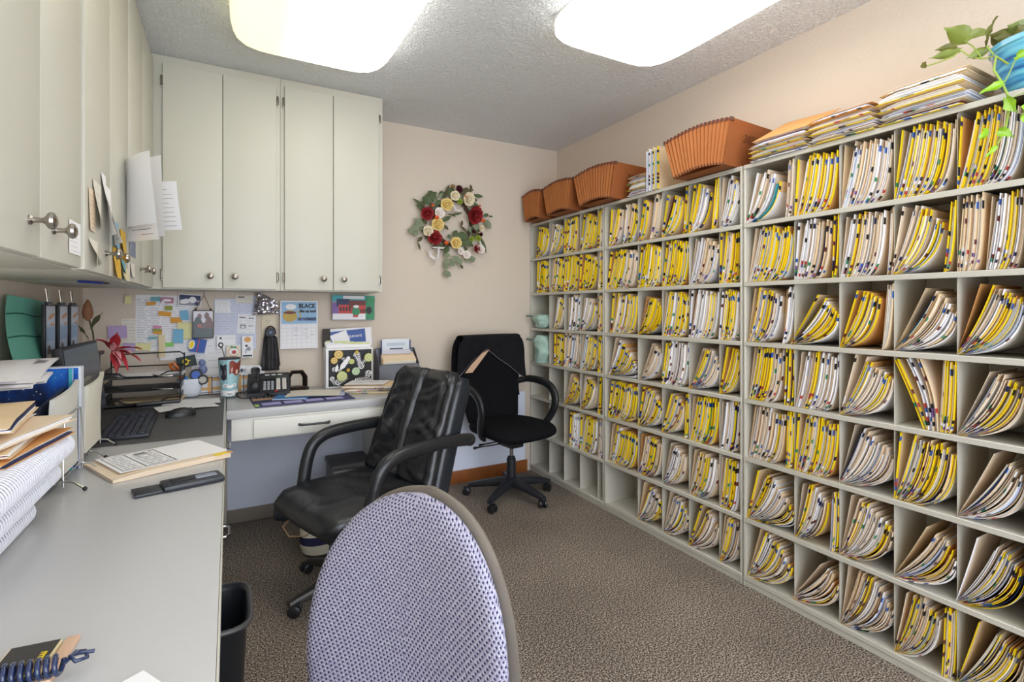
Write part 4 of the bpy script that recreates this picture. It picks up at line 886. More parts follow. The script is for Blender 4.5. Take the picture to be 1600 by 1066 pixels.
for (px, m, lb, rot) in [((169, 509, 199, 529), 'purple_pale', 'larger lilac sticky note above the red lily', -.04), ((193, 536, 214, 549), 'purple_pale', 'smaller lilac sticky note under the larger one', .06), ((212, 536, 236, 548), 'yellow_pale', 'pale yellow sticky note right of the lilac ones', .04), ((236, 464, 251, 471), 'teal_note', 'teal flag near the top of the phone list', -.03), ((229, 472, 244, 477), 'orange_note', 'orange flag just below the teal flag', -.08), ((258, 478, 270, 485), 'green_note', 'olive green flag above the two orange flags', 0), ((248, 487, 268, 494), 'orange_note', 'slanted orange and gold flag in the middle of the lists', .12), ((267, 496, 285, 505), 'orange_note', 'orange sticky square left of the hanging photo', .03), ((282, 485, 295, 500), 'blue_note', 'blue triangular sticky note left of the hanging photo', -.1), ((240, 509, 253, 513), 'pink_note', 'pink flag on the phone list', .02), ((240, 514, 254, 518), 'green_note', 'green flag between pink and orange flags', .02), ((240, 518, 254, 522), 'orange_note', 'orange flag directly under the green one', .05), ((233, 526, 246, 530), 'teal_note', 'teal flag low on the phone list', -.04), ((278, 504, 300, 530), 'yellow_pale', 'faint yellow note with grey writing under the photo corner', 0), ((271, 514, 287, 536), 'blue_note', 'sky blue upright sticky note among the lists', .02), ((258, 535, 272, 541), 'lime_note', 'lime green flag below the sky blue note', .02), ((196, 462, 206, 475), 'yellow_pale', 'dim yellow note in the wall corner', 0)]:
    cc = dict(purple_pale='bca6d0', yellow_pale='e6e2a8', teal_note='78aeb8', orange_note='e0a044', green_note='98a04e', blue_note='7cb8d8', pink_note='d890b4', lime_note='8ed06a')[m]
    wpaper('sticky_note', lb, 'note', px, mat(m, cc, .8), GN, rot, (2, .15, px[0]) if px[3]-px[1] > 8 else None)
wpaper('photo_print', 'black and white photo print above the blue note', 'photo', (279, 460, 315, 479), M['white'], None, .06, None, lambda f, w_, h: (f.rect(-w_*.46, -h*.42, w_*.46, h*.42, 0), f.rect(-w_*.46, h*.05, w_*.46, h*.42, 10), f.ell(-w_*.2, -h*.1, w_*.22, h*.2, 6, .3), f.ell(w_*.12, h*.05, w_*.16, h*.25, 6, -.3), f.ell(w_*.3, -h*.25, w_*.1, h*.12, 10)))
wpaper('sticker', 'oval red and white sticker between the lists and the photo print', 'sticker', (252, 465, 272, 474), mat('rose_print', 'b87a92', .6), None, .03, None, lambda f, w_, h: (f.ell(0, 0, w_*.35, h*.22, 6), f.rect(-w_*.45, -h*.5, -w_*.2, -h*.2, 6)))
wpaper('masking_tape', 'long cream strip of tape hanging over the lists', 'tape', (249, 523, 259, 558), mat('cream_tape', 'e2d2a8', .6), None, -.03)
wpaper('flyer', 'dark green flyer with pale emblem above the pen holder', 'flyer', (277, 556, 307, 573), mat('dark_green_card', '2e3c3c', .6), None, -.18, None, lambda f, w_, h: (f.ell(-w_*.05, 0, w_*.16, h*.3, 4), f.ell(-w_*.03, 0, w_*.09, h*.16, 1), f.rect(w_*.08, h*.02, w_*.2, h*.1, 4)))
wpaper('sticker', 'round peach sticker with green leaves right of the tumbler', 'sticker', (354, 539, 376, 557), M['offwhite'], None, 0, None, lambda f, w_, h: (f.ell(0, -h*.06, w_*.4, h*.4, 3), f.ell(0, -h*.06, w_*.34, h*.33, 6), f.ell(.002, -h*.1, w_*.16, h*.16, 5), f.leaf(-w_*.05, h*.3, w_*.3, h*.1, .1, 7), f.leaf(w_*.0, h*.32, w_*.3, h*.1, 2.9, 7)))
wpaper('sticker', 'black doodle sticker on the white sheet', 'sticker', (339, 524, 351, 545), M['white'], None, 0, None, lambda f, w_, h: (f.ell(0, -h*.2, w_*.35, h*.2, 1), f.ell(.001, -h*.2, w_*.18, h*.1, 6), f.ell(0, h*.3, w_*.14, h*.08, 1), f.rect(-w_*.1, -h*.45, w_*.3, -h*.4, 1)))
wpaper('sticker', 'small sticker with an orange top over a black bar', 'sticker', (378, 525, 395, 558), M['white'], None, 0, None, lambda f, w_, h: (f.ell(0, h*.34, w_*.3, h*.13, 3), f.ell(-w_*.1, h*.05, w_*.12, h*.05, 1), f.rect(-w_*.42, -h*.46, w_*.42, -h*.38, 1), f.ell(w_*.1, -h*.1, w_*.2, h*.1, 0), f.rect(-w_*.2, -h*.3, -w_*.1, -h*.1, 0)))
wpaper('paper_sheet', 'white sheet pinned low behind the telephone', 'paper', (372, 570, 413, 588), M['white'], G, .06, (4, .25, 12))
wpaper('sticker', 'grey bat-shaped sticker on the sheet behind the telephone', 'sticker', (370, 575, 385, 581), M['grayp'], None, .05, None, lambda f, w_, h: (f.leaf(-w_*.5, 0, w_, h*.5, 0, 0), f.ell(0, 0, w_*.1, h*.5, 10)))
wpaper('badge', 'blue and yellow shield-shaped badge under the hanging photo', 'badge', (298, 529, 322, 550), mat('royal_blue', '2c56a8', .5), None, .2, None, lambda f, w_, h: (f.ell(-w_*.42, 0, w_*.2, h*.35, 6), f.ell(-w_*.42, 0, w_*.14, h*.28, 4), f.rect(-.002, -h*.5, .002, h*.5, 5)))
# framed photo hung by a cord
x0, x1, z0, z1 = wall_rect((302, 485, 334, 528)); t = thing('hanging_photo', 'dark framed double portrait photo hung by a cord from the cabinet', 'photo', ((x0+x1)/2, YB-.05, (z0+z1)/2)); w_, h = (x1-x0)/2, (z1-z0)/2
MB().bbox(-w_, -.006, -h, w_, .006, h, .002).build('frame', mat('dark_bronze', '3a2e2a', .4, .4), t)
fl = Flat((0, -.006, 0), AX, AZ, .0003); fl.rect(-w_*.93, -h*.94, w_*.93, h*.94, 0); fl.rect(-w_*.93, h*.2, w_*.93, h*.94, 1)
fl.ell(-w_*.35, h*.55, w_*.22, h*.22, 2); fl.ell(w_*.35, h*.6, w_*.24, h*.26, 3); fl.ell(w_*.55, h*.0, w_*.36, h*.55, 3); fl.ell(-w_*.5, h*.05, w_*.38, h*.5, 4); fl.ell(-w_*.35, -h*.1, w_*.2, h*.15, 5); fl.ell(w_*.05, h*.3, w_*.2, h*.2, 1); fl.rect(-w_*.93, -h*.94, w_*.93, -h*.3, 4)
fl.build('photo', [mat('photo_brown', '6a5a58', .3), mat('photo_pale', 'd8d4dc', .3), mat('photo_mauve', '7e5e62', .3), mat('photo_umber', '6e4c4a', .3), mat('photo_teal', '3e4c52', .3), mat('photo_coral', 'b05a50', .3)], t)
for s_ in (-1, 1): MB().tube([(s_*w_*.75, 0, h), (s_*w_*.5, 0, h+.03), (.004, 0, h+.082), (.004, 0, ZB-t.location.z-.001)], .0018, 6).build('cord', mat('brown_cord', '6e4a30', .8), t)
for s_ in (-1, 1): MB().ball((s_*w_*.72, -.002, h+.005), .006, 6).build('clasp', mat('dark_bronze', '3a2e2a'), t)
# foil balloon
x0, x1, z0, z1 = wall_rect((398, 463, 434, 491)); t = thing('foil_balloon', 'crumpled silver foil balloon taped above the wall outlet', 'balloon', ((x0+x1)/2, YB-.03, (z0+z1)/2)); w_, h = (x1-x0)/2, (z1-z0)/2
def ffn(u, v):
    a, b = u*2-1, v*2-1; k = max(0, 1-(abs(a)**2.2+abs(b)**2.2)*.5)
    return Vector((a*w_*(1-.15*b), -.022*k**.5-.012*nz((a*3, b*4, 1), 1.3), b*h*(1-.3*a)-.2*h*a+.004*nz((a*7, b*7, 4), 1)))
MB().grid(ffn, 22, 18).build('foil', mat('silver_foil', 'd8d4de', .12, 1), t, fix=False, ang=25)
# outlet, hanging black pouch
x0, x1, z0, z1 = wall_rect((408, 492, 431, 531)); t = thing('wall_outlet', 'ivory wall outlet plate behind the black pouch', 'outlet', ((x0+x1)/2, YB-.004, (z0+z1)/2)); w_, h = (x1-x0)/2, (z1-z0)/2
MB().bbox(-w_, -.004, -h, w_, .0035, h, .002).build('cover_plate', mat('ivory_plate', 'd6c8aa', .4), t)
for s_ in (-1, 1):
    MB().bbox(-.016, -.007, s_*h*.48-.014, .016, -.003, s_*h*.48+.014, .005).build('socket', mat('ivory_socket', 'dfd3b8', .4), t)
    f_ = Flat((0, -.007, s_*h*.48), AX, AZ, .0004); f_.rect(-.008, 0, -.005, .009); f_.rect(.005, 0, .008, .009); f_.ell(0, -.006, .003); f_.build('slots', M['black'], t)
bx = onY(422, 540, YB).x; t = thing('hanging_pouch', 'black nylon pouch with loop hanging from the wall outlet', 'bag', (bx, YB-.035, .845))
rings = []
for i in range(22):
    q = i/21; w_ = .056-.022*q+(.004 if q < .12 else 0)-(.012 if q < .12 else 0); z = .015+.20*q
    rings.append(sring(Vector((0, 0, z)), AX, Vector((0, 1, 0)), w_*(1 if q < .96 else .7), .016*(1 if 0 < q < 1 else .4), 32, 3, lambda p, X, Y, q=q: p+Vector((0, .005*sin(X*150)+.003*nz((X*40, q*5, 2), 1), 0))))
MB().loft(rings).build('pouch', mat('black_nylon', '1e1c1f', .6), t)
MB().tube([Vector((.028*cos(a), 0, .225+.045*sin(a))) for a in [pi*i/14 for i in range(15)]]+[(-.034, 0, .19)], .006, 8, flat=.6).build('loop', mat('black_nylon', '1e1c1f'), t)
MB().lathe([(.001, 0), (.009, 0), (.011, .003), (.009, .006), (.001, .007)], 18, (0, -.012, .235), 0, Matrix.Rotation(radians(90), 4, 'X'), caps=False).build('emblem', mat('grey_emblem', '5a6a8a', .4), t)
MB().lathe([(.001, 0), (.027, 0), (.027, .006), (.001, .006)], 18, (0, -.004, .235), 0, Matrix.Rotation(radians(90), 4, 'X'), caps=False).build('patch', M['black'], t)
# calendar
def cal(f, w_, h):
    f.rect(-w_*.47, h*.02, w_*.47, h*.47, 12); f.ell(-w_*.22, h*.37, w_*.14, h*.06, 6); f.ell(-w_*.25, h*.18, w_*.19, h*.12, 13); f.ell(-w_*.25, h*.25, w_*.17, h*.03, 11)
    for k in range(12):
        a0, a1 = -1.4+k*.24, -1.4+(k+1)*.24; c = (-w_*.08, h*.2)
        f.poly([(c[0]+w_*.1*cos(a0), c[1]+h*.07*sin(a0)), (c[0]+w_*.13*cos(a0), c[1]+h*.09*sin(a0)), (c[0]+w_*.13*cos(a1), c[1]+h*.09*sin(a1)), (c[0]+w_*.1*cos(a1), c[1]+h*.07*sin(a1))], 13)
    for i in range(8): x = -w_*.46+w_*.92*i/7; f.rect(x-.0003, -h*.46, x+.0003, h*.0, 0)
    for j in range(7): y = -h*.46+h*.46*j/6; f.rect(-w_*.46, y-.0003, w_*.46, y+.0003, 0)
    for x, y in ((-.16, -.07), (-.14, -.12), (.12, -.1), (.1, -.2), (-.15, -.22), (.15, -.27), (.3, -.21)): f.rect(w_*x, h*y, w_*(x+.1), h*(y+.006), 0)
t = wpaper('wall_calendar', 'November wall calendar with a yellow coffee mug on pale blue', 'calendar', (437, 470, 495, 544), M['white'], None, 0, None, cal, th=.002)
x0, x1, z0, z1 = wall_rect((437, 470, 495, 544)); w_, h = x1-x0, z1-z0
for s_, sz, px_, pz, sh in (('BLACK', .036, .21, .385, 0), ('like my soul', .022, .22, .28, .2), ('NOVEMBER', .0235, .20, .11, .25)):
    text_mesh(s_, sz, 'lettering', M['black'] if s_ != 'NOVEMBER' else M['navy'], t, plane_M((w_*px_, -.002, h*pz), AX, AZ, .006), shear=sh, sx=.85, bold=.0011)
def pic(f, w_, h):
    R_ = lambda a, b, c, d, m: f.rect(w_*(a-.5), h*(b-.5), w_*(c-.5), h*(d-.5), m)
    R_(0, 0, 1, 1, 0); R_(0, .75, 1, 1, 9); R_(.25, .86, .75, .98, 6); R_(0, .25, .18, .7, 8); R_(.1, .55, .4, .85, 10); R_(.15, .25, .48, .62, 5); R_(.38, .5, .8, .8, 11); R_(.52, .45, .78, .6, 5); R_(.62, .25, .85, .5, 5); R_(.78, 0.02, .99, .98, 7); R_(.02, .02, .78, .26, 6)
    for k in range(4): R_(.18+k*.07, .36, .215+k*.07, .52, 1)
    for k in range(5): R_(.6+k*.05, .3, .625+k*.05, .44, 1)
    f.ell(w_*.05, -h*.15, w_*.09, h*.2, 7); f.ell(w_*.05, h*.05, w_*.07, h*.06, 6); f.rect(-w_*.02, -h*.38, w_*.1, -h*.3, 5); f.ell(w_*.4, h*.3, w_*.1, h*.18, 7); f.ell(w_*.36, -h*.1, w_*.07, h*.15, 1)
wpaper('picture_postcard', 'colour street picture of red and magenta houses under the cabinet', 'picture', (517, 462, 583, 500), mat('grey_picture', 'a8a0a8', .4), None, .01, None, pic, th=.003)
# ------------------------------------------------------------------ left cabinet doors: papers
XD = -.3135
def door_sheet(label, Y0, Y1, z0, z1, m, f0=0, f1=0, bulge=0, lines=None, group='papers taped to the wall cabinet doors', name='paper_sheet', cat='paper', fold=0):
    """taped at the far side / top, free at the others; f0, f1 = how far the near and far edges stand off the door at the bottom"""
    O = Vector((XD, (Y0+Y1)/2, (z0+z1)/2)); t = thing(name, label, cat, O, 0, group)
    def fn(u, v, e=0):
        y = Y0+(Y1-Y0)*u; z = z0+(z1-z0)*v; d = (f0*(1-u)+f1*u)*(1-v)**1.3+bulge*sin(pi*u)*(.4+.6*(1-v))+fold*(1-u)**1.6
        return Vector((XD+.0012+d+e, y, z))-O
    mb = MB(); mb.grid(lambda u, v: fn(u, v), 10, 14); o = mb.build('sheet', m, t, fix=False, ang=80)
    if lines:
        lb = MB(); r = random.Random(int(z0*1000)); n, side = lines
        for k in range(n):
            v = .08+.84*k/n; a = r.uniform(.08, .2); b = r.uniform(.5, .92)
            for s_ in (-1, 1):
                P = [fn(a+(b-a)*i/5, v+j*.006, s_*.0008) for j in (0, 1) for i in range(6)]
                lb.add(P, [(i, i+1, i+7, i+6) for i in range(5)])
        lb.build('print', M['inktext'], t, smooth=False, fix=False)
    return t
door_sheet('small typed list on the nearest cabinet door corner by the white edge', 1.475, 1.575, 1.345, 1.42, M['white'], lines=(6, 1))
door_sheet('typed ticket strip on the middle cabinet beside the bright door edge', 1.655, 1.73, 1.42, 1.53, M['pinkm'], .004, .0, lines=(8, 1))
door_sheet('pale receipt curling up behind the ticket strip', 1.70, 1.80, 1.44, 1.56, M['offwhite'], .02, .0, lines=(4, 1))
door_sheet('long narrow white slip standing off the door above the knobs', 1.80, 1.86, 1.43, 1.60, M['white'], .035, .012)
door_sheet('white note with red scribble curling at its foot', 1.83, 1.93, 1.41, 1.575, M['white'], .045, .01, lines=(3, 1))
door_sheet('small cream note hanging low left of the paired knobs', 1.655, 1.76, 1.335, 1.40, M['offwhite'], .03, .0, lines=(2, 1))
door_sheet('big folded white sheets hanging off the middle cabinet door', 2.03, 2.20, 1.50, 1.735, M['white'], .02, .0, .01, fold=.085)
door_sheet('white sheet tucked behind the big folded sheets', 2.10, 2.24, 1.455, 1.70, M['white'], .03, .0, .01, (12, 1), fold=.075)
door_sheet('tall white sheet on the corner cabinet door behind the folded ones', 2.30, 2.44, 1.49, 1.79, M['white'], .01, .0, .01, fold=.09)
door_sheet('rightmost printed sheet flaring off the corner cabinet door', 2.47, 2.60, 1.54, 1.735, M['white'], .02, .02, 0, (9, 1), fold=.125)
for i, (Y0, Y1, z0, z1, c, lb) in enumerate(((1.95, 2.05, 1.41, 1.49, 'blue_note', 'light blue note above the yellow slips on the cabinet'), (1.96, 2.08, 1.31+.006, 1.41, 'yellow_slip', 'golden yellow slip below the blue note on the cabinet'), (2.08, 2.18, 1.40, 1.48, 'yellow_slip', 'upper golden slip beside the dark phone card'), (2.09, 2.17, 1.34, 1.39, 'teal_note', 'teal sticky flag between golden slips on the cabinet'), (2.10, 2.24, 1.315, 1.36, 'cream_tape', 'cream slip at the lower edge of the middle cabinet'))):
    door_sheet(lb, Y0, Y1, z0, z1, mat(c, 'e8b83a', .8), .012, .004, group='notes on the middle cabinet doors', name='sticky_note', cat='note')
door_sheet('grey business card on the corner cabinet door', 2.27, 2.40, 1.41, 1.47, mat('slate_card', '8088a0', .6), 0, 0, name='paper_card', cat='card')
door_sheet('small typed paper beneath the grey business card', 2.28, 2.38, 1.335, 1.385, M['offwhite'], .006, 0, lines=(4, 1))
O = onZ(148, 439, ZB-.001); t = thing('ballpoint_pen', 'blue pen held under the edge of the left cabinets', 'pen', (O.x, O.y, ZB-.0065), radians(62)); q90 = Matrix.Rotation(radians(90), 4, 'Y')
MB().lathe([(.001, -.07), (.004, -.064), (.0048, -.04), (.0048, .03), (.004, .034)], 12, (0, 0, 0), 0, q90).build('barrel', mat('pen_blue', '28338c', .3), t)
MB().lathe([(.004, .034), (.0036, .05), (.001, .066)], 12, (0, 0, 0), 0, q90).build('tip', M['darkp'], t)
# ------------------------------------------------------------------ left wall: deck, folder, spines
t = thing('desk_shelf', 'low dark desktop shelf along the left wall behind the papers', 'shelf', (-.54, 2.5, ZT))
MB().bbox(-.108, -.45, .262, .04, .45, .278, .003).build('deck', M['darkp'], t)
for y in (-.42, .42): MB().bbox(-.10, y-.008, .0005, .03, y+.008, .2615, .002).build('side_panel', M['darkp'], t)
zdk = ZT+.2785
t = thing('pocket_folder', 'teal green pocket folder slumped against the left wall', 'folder', (-.60, 2.36, zdk+.0005))
def tf(u, v):
    return Vector((-.03+.05*(1-v)**2+.012*sin(u*5), -.17+.62*u+.10*(v-.5)*(1-u), .235*v-.03*u*v))
mb = MB(); mb.grid(tf, 20, 14); mb.build('front', mat('teal_card', '6cb8a4', .6, var=.1, vscale=10), t, fix=False, ang=80)
for zf in (.42, .74):
    MB().tube([tf(u/12, zf)+Vector((.004, 0, .004*sin(u))) for u in range(13)], .0022, 6).build('crease', mat('dark_teal', '256a5e', .6), t)
for k, (y, lb) in enumerate(((2.42, 'left'), (2.585, 'middle'), (2.745, 'right'))):
    t = thing('clipboard', 'narrow black-edged board with a blue coastal picture, %s of three against the left wall' % lb, 'clipboard', (-.565, y, zdk+.0005), 0, 'three picture boards on the left wall')
    MB().bbox(-.010, -.062, 0, 0, .062, .205, .002).build('board', M['black'], t)
    f_ = Flat((.0, 0, .1025), (0, 1, 0), AZ, .0004); f_.rect(-.05, -.097, .054, .097, 0); f_.rect(-.05, .03, .054, .097, 1); f_.rect(-.05, -.03, .054, .02, 2); f_.ell(.01, .06, .04, .008, 3, .2); f_.ell(-.02, -.065, .022, .022, 4); f_.rect(-.05, -.097, .054, -.075, 5)
    f_.ell(.02, .03, .02, .006, 3)
    f_.build('picture', [mat('sky_print', 'a8bcd8', .4), mat('pale_sky', 'c8d0e0', .4), mat('sea_print', '8aa8cc', .4), mat('orange_streak', 'c89468', .4), mat('rock_print', '4a3e3a', .4), mat('sand_print', 'b0a898', .4)], t)
    c = MB(); c.bbox(-.014, -.022, .198, .004, .022, .214, .004); c.build('binder_clip', M['darkp'], t)
    for s_ in (-1, 1): MB().tube([(-.006, s_*.010, .213), (-.010, s_*.016, .262)], .0025, 6).build('clip_handle', M['chrome'], t)
t = thing('notice_card', 'pinned card with pink square beside the picture boards', 'card', (-.61, 2.895, zdk+.04))
MB().box(-.001, -.045, 0, 0, .045, .165).build('sheet', M['offwhite'], t)
f_ = Flat((0, 0, .08), (0, 1, 0), AZ, .0004); f_.rect(-.035, -.03, .005, .01, 0); f_.rect(-.035, -.075, .03, -.04, 1); f_.rect(0, .04, .035, .065, 1); f_.rect(-.02, .02, .035, .024, 2); f_.build('print', [mat('hot_pink', 'e05a80', .6), M['darkp'], M['maroon']], t)
# loose white papers on the deck and folders
rr_ = random.Random(4)
for k in range(7):
    cy = [2.30, 1.76, 1.80, 1.74, 1.72, 1.78, 1.73][k]; rz = [.02, .10, .18, .06, .22, .12, .16][k]
    t = thing('paper_sheet', ['bottom white sheet', 'second white sheet', 'third white sheet', 'fourth white sheet', 'fifth white sheet', 'sixth white sheet with grey print', 'topmost curled white sheet'][k]+' of the loose pile over the letter sorter', 'paper', (-.56+.012*(k % 3)-(.03 if k == 0 else 0), cy, zdk+.002+k*.0055), rz, 'loose white papers left of the monitor')
    def pf(u, v, k=k): return Vector(((u-.5)*(.13 if k == 0 else .23), (v-.5)*(.62 if k == 0 else .46)*(.8+.03*k), .006*sin(3*v+k)*(u+.3)-.010*(1-v)**3+.004+.0005*k))
    MB().grid(pf, 6, 16).build('sheet', M['white'] if k != 3 else M['offwhite'], t, fix=False, ang=80)
    MB().grid(lambda u, v: pf(u, v)-Vector((0, 0, .004)), 6, 16).build('under_sheets', M['white'], t, fix=False, ang=80)
    if k in (1, 5):
        lb = MB()
        for i in range(10):
            y = .40-.03*i; lb.box(-.08+.1, y*.5, .013, .1, y*.5+.006, .0132)
        lb.build('print', M['inktext'], t, smooth=False)
# ------------------------------------------------------------------ comb-bound books
bz = ZT+.001
for k, (y1, lb, xo, rr) in enumerate(((1.475, 'bottom', -.395, .029), (1.55, 'middle', -.372, .031), (1.565, 'top', -.352, .033))):
    t = thing('comb_bound_book', '%s thick book of the three with white plastic comb spines' % lb, 'book', (xo, y1-.23, bz), 0, 'comb-bound books on the countertop')
    MB().bbox(-.215, -.22, .002, -.010, .22, .053, .001).build('page_block', M['white'], t)
    MB().bbox(-.222, -.225, 0, -.004, .225, .0018, .0005).build('cover', mat('maroon_cover', '6a3038', .5), t); MB().bbox(-.222, -.225, .0532, -.004, .225, .055, .0005).build('cover', mat('clear_cover', 'd8d8e0', .3), t)
    MB().lathe([(.001, -.228), (rr-.0022, -.228), (rr-.0022, .228), (.001, .228)], 20, (.0, 0, .029), 0, Matrix.Rotation(radians(90), 4, 'X')).build('comb_core', mat('shadow_grey_comb', '2e2e38', .5), t)
    rb = MB()
    for i in range(41):
        y = -.226+i*.0112
        prof = [(rr-.003, y), (rr-.0006, y+.0006), (rr, y+.0016), (rr, y+.0042), (rr-.0006, y+.0052), (rr-.003, y+.0058)]
        rb.lathe(prof, 22, (.0, 0, .029), 0, Matrix.Rotation(radians(90), 4, 'X'), caps=False)
    tag(rb.build('comb_rings', mat('white_comb', 'e6e6f0', .3), t), kind='stuff'); bz += .0595
# folders on the books
zz_ = bz+.002
for k, (th, kd, dx, rz) in enumerate(((.012, 'o', .035, 1.45), (.014, 'm', .01, 1.62), (.012, 'p', .03, 1.38), (.010, 'w', -.02, 1.58), (.016, 'm', .0, 1.70))):
    flat_folder(['orange and manila folder lowest on the comb-bound books', 'manila folder second up on the comb-bound books', 'pale folder third up on the comb-bound books', 'white papers fourth up on the comb-bound books', 'manila folder on top beneath the loose white sheets'][k], -.475+dx, 1.40, zz_, rz, .30, .22, th, kd, 'folders on the comb-bound books', 70+k, tab=False)
    zz_ += th+.003
# ------------------------------------------------------------------ file stands
def wire_stand(label, x, y0, y1, h):
    t = thing('wire_file_stand', label, 'stand', (x, (y0+y1)/2, ZT)); b = (y1-y0)/2; r = .0022
    for y in (-b, b):
        MB().tube([(0, y, .012), (0, y, h*.6), (.0, y*.8, h)], r, 8).build('upright', M['chrome'], t)
        MB().tube([(-.05, y-.02, .005), (-.02, y, .022), (0, y, .026), (.02, y, .022), (.045, y-.012, .005)], r*1.3, 8).build('foot', M['chrome'], t)
        MB().ball((.046, y-.012, .0055), .0055, 6).build('rubber_tip', M['blackp'], t)
    MB().tube([(0, -b, .03), (0, b, .03)], r, 8).build('rail', M['chrome'], t); MB().tube([(0, -b*.8, h), (0, b*.8, h)], r, 8).build('rail', M['chrome'], t)
    return t
def upright_sheet(label, x, y0, y1, z0, h, m, th=.004, lean=.02, name='document', cat='document', grp=None, curl=.0, extra=None):
    t = thing(name, label, cat, (x, (y0+y1)/2, z0), 0, grp); b = (y1-y0)/2
    fr = lambda u, v: Vector((lean*v*v-curl*(u-.5)**2*4*v, (u*2-1)*b, h*v*(1-.10*(1-u)*v)))
    mb = MB(); mb.grid(fr, 8, 10); mb.grid(lambda u, v: fr(u, v)+Vector((-th, 0, 0)), 8, 10)
    mb.grid(lambda u, v: fr(u, 1)+Vector((-th*v, 0, 0)), 8, 1); mb.grid(lambda u, v: fr(0, u)+Vector((-th*v, 0, 0)), 8, 1); mb.grid(lambda u, v: fr(1, u)+Vector((-th*v, 0, 0)), 8, 1)
    mb.build('sheets', m, t, ang=50); return t
wire_stand('chrome wire stand holding grey papers beside the comb-bound books', -.372, 1.70, 1.89, .19)
upright_sheet('grey-white papers upright in the nearest chrome wire stand', -.382, 1.665, 1.90, ZT+.03, .235, mat('grey_white_paper', 'd4d2cc', .7), .010, .012, curl=.01)
upright_sheet('dark navy folder upright behind the grey-white papers', -.425, 1.64, 1.88, ZT+.002, .245, mat('navy_folder', '232a40', .5), .008, .02)
t = thing('starry_binder', 'blue binder printed with a starry night sky standing upright', 'binder', (-.51, 1.935, ZT+.001), radians(-2))
MB().bbox(-.13, -.016, 0, .132, .016, .30, .004).build('cover', mat('binder_white_edge', 'c8ccd4', .4), t)
sk = mat('starry_print', '10244c', .35); nt = sk.node_tree; bs = nt.nodes['Principled BSDF']; tcx = nt.nodes.new('ShaderNodeTexCoord'); n1 = nt.nodes.new('ShaderNodeTexNoise'); n1.inputs['Scale'].default_value = 9; n1.inputs['Detail'].default_value = 3
rr2 = ramp(nt, [(.3, (14, 22, 48)), (.5, (20, 44, 88)), (.62, (20, 92, 190)), (.8, (60, 170, 220))]); nt.links.new(tcx.outputs['Object'], n1.inputs['Vector']); nt.links.new(n1.outputs['Fac'], rr2.inputs[0]); nt.links.new(rr2.outputs[0], bs.inputs['Base Color'])
MB().box(-.127, -.0172, .004, .126, -.0161, .296).build('print', sk, t, smooth=False)
f_ = Flat((0, -.0175, .15), AX, AZ, .0003); r9 = random.Random(9)
for i in range(60): f_.ell(r9.uniform(-.12, .10), r9.uniform(-.1, .14), r9.choice([.0008, .0012, .002]), mi=0, n=6)
f_.rect(.108, -.146, .116, .146, 1); f_.rect(.1165, -.146, .1185, .146, 2)
for i in range(6): f_.poly([(.09, -.1+i*.02), (.092, -.1+i*.02), (.108, -.085+i*.02), (.106, -.085+i*.02)], 1)
tag(f_.build('stars', [M['white'], M['teal'], M['bluep']], t), kind='stuff')
wire_stand('second chrome wire stand holding papers beside the monitor', -.385, 2.03, 2.20, .21)
upright_sheet('cream papers with curled edges upright in the second wire stand', -.382, 1.99, 2.20, ZT+.03, .225, mat('cream_stack_paper', 'dcd8ca', .7), .012, .02, curl=.012)
upright_sheet('grey printed catalogue upright left of the cream papers', -.415, 2.0, 2.20, ZT+.003, .24, mat('grey_catalogue', '8a8880', .6), .014, .01)
# ------------------------------------------------------------------ monitor, keyboard, mouse, mat
t = thing('desk_mat', 'dark charcoal desk mat under the keyboard and mouse', 'mat', (-.30, 2.61, ZT+.0003))
mm = mat('charcoal_leatherette', '4c4c4c', .5, var=.25, vscale=14, bump=.1, bscale=90)
MB().bbox(-.29, -.425, 0, .278, .44, .003, .001).build('mat_sheet', mm, t)
zm = ZT+.0036
t = thing('computer_monitor', 'dark flat monitor turned edge-on beside the keyboard', 'monitor', (-.455, 2.355, zm), 0)
R_ = Matrix.Rotation(radians(-7), 4, 'Y')
Mt = Matrix.Translation((0, 0, .205)) @ R_
MB().bbox(-.022, -.245, -.135, .006, .245, .135, .004, M=Mt).build('housing', M['black'], t)
sm = mat('screen_glass', '2c3648', .25, spec=.5)
MB().box(.0062, -.236, -.124, .0072, .236, .126, M=Mt).build('screen', sm, t, smooth=False)
MB().bbox(-.05, -.03, .012, -.03, .03, .22, .006).build('stand_neck', M['blackp'], t); MB().bbox(-.13, -.11, 0, .07, .11, .012, .005).build('stand_base', M['blackp'], t)
f_ = Flat((0, 0, 0), (0, 1, 0), AZ); 
O = Vector((-.337, 2.485, zm)); t = thing('computer_keyboard', 'black computer keyboard on the desk mat', 'keyboard', O, radians(2))
MB().bbox(-.075, -.235, 0, .075, .235, .014, .004).build('base', mat('keyboard_black', '20242c', .4), t)
km = mat('keycap_slate', '2e3440', .45); cu = None
for ri in range(6):
    y = -.228; ws = [.0205]*22
    x0 = -.066+ri*.0215
    if ri == 5: continue
    n = 21
    for ki in range(n):
        if ki in (14, 18): continue
        if cu is None:
            cu = MB().prism([(0, .0), (.0185, .0), (.0172, .0065), (.0013, .0065)], 'y', 0, .0185).build('key', km, t, smooth=False); cu.location = (x0, y+ki*.0216, .0138)
        else:
            k_ = cu.copy(); C.objects.link(k_); k_.parent = t; k_.location = (x0, y+ki*.0216, .0138)
sb = MB().bbox(0, 0, 0, .0185, .12, .0065, .002).build('space_bar', km, t); sb.location = (-.066+5*.0215+.0, -.10, .0138)
for y0, y1 in ((-.228, -.105), (.025, .12), (.14, .225)): MB().bbox(.0415, y0, .0138, .06, y1, .0203, .002).build('key', km, t)
O = onZ(282, 650, zm); t = thing('computer_mouse', 'black computer mouse at the right of the keyboard', 'mouse', (O.x, O.y, zm), radians(14))
rings = []
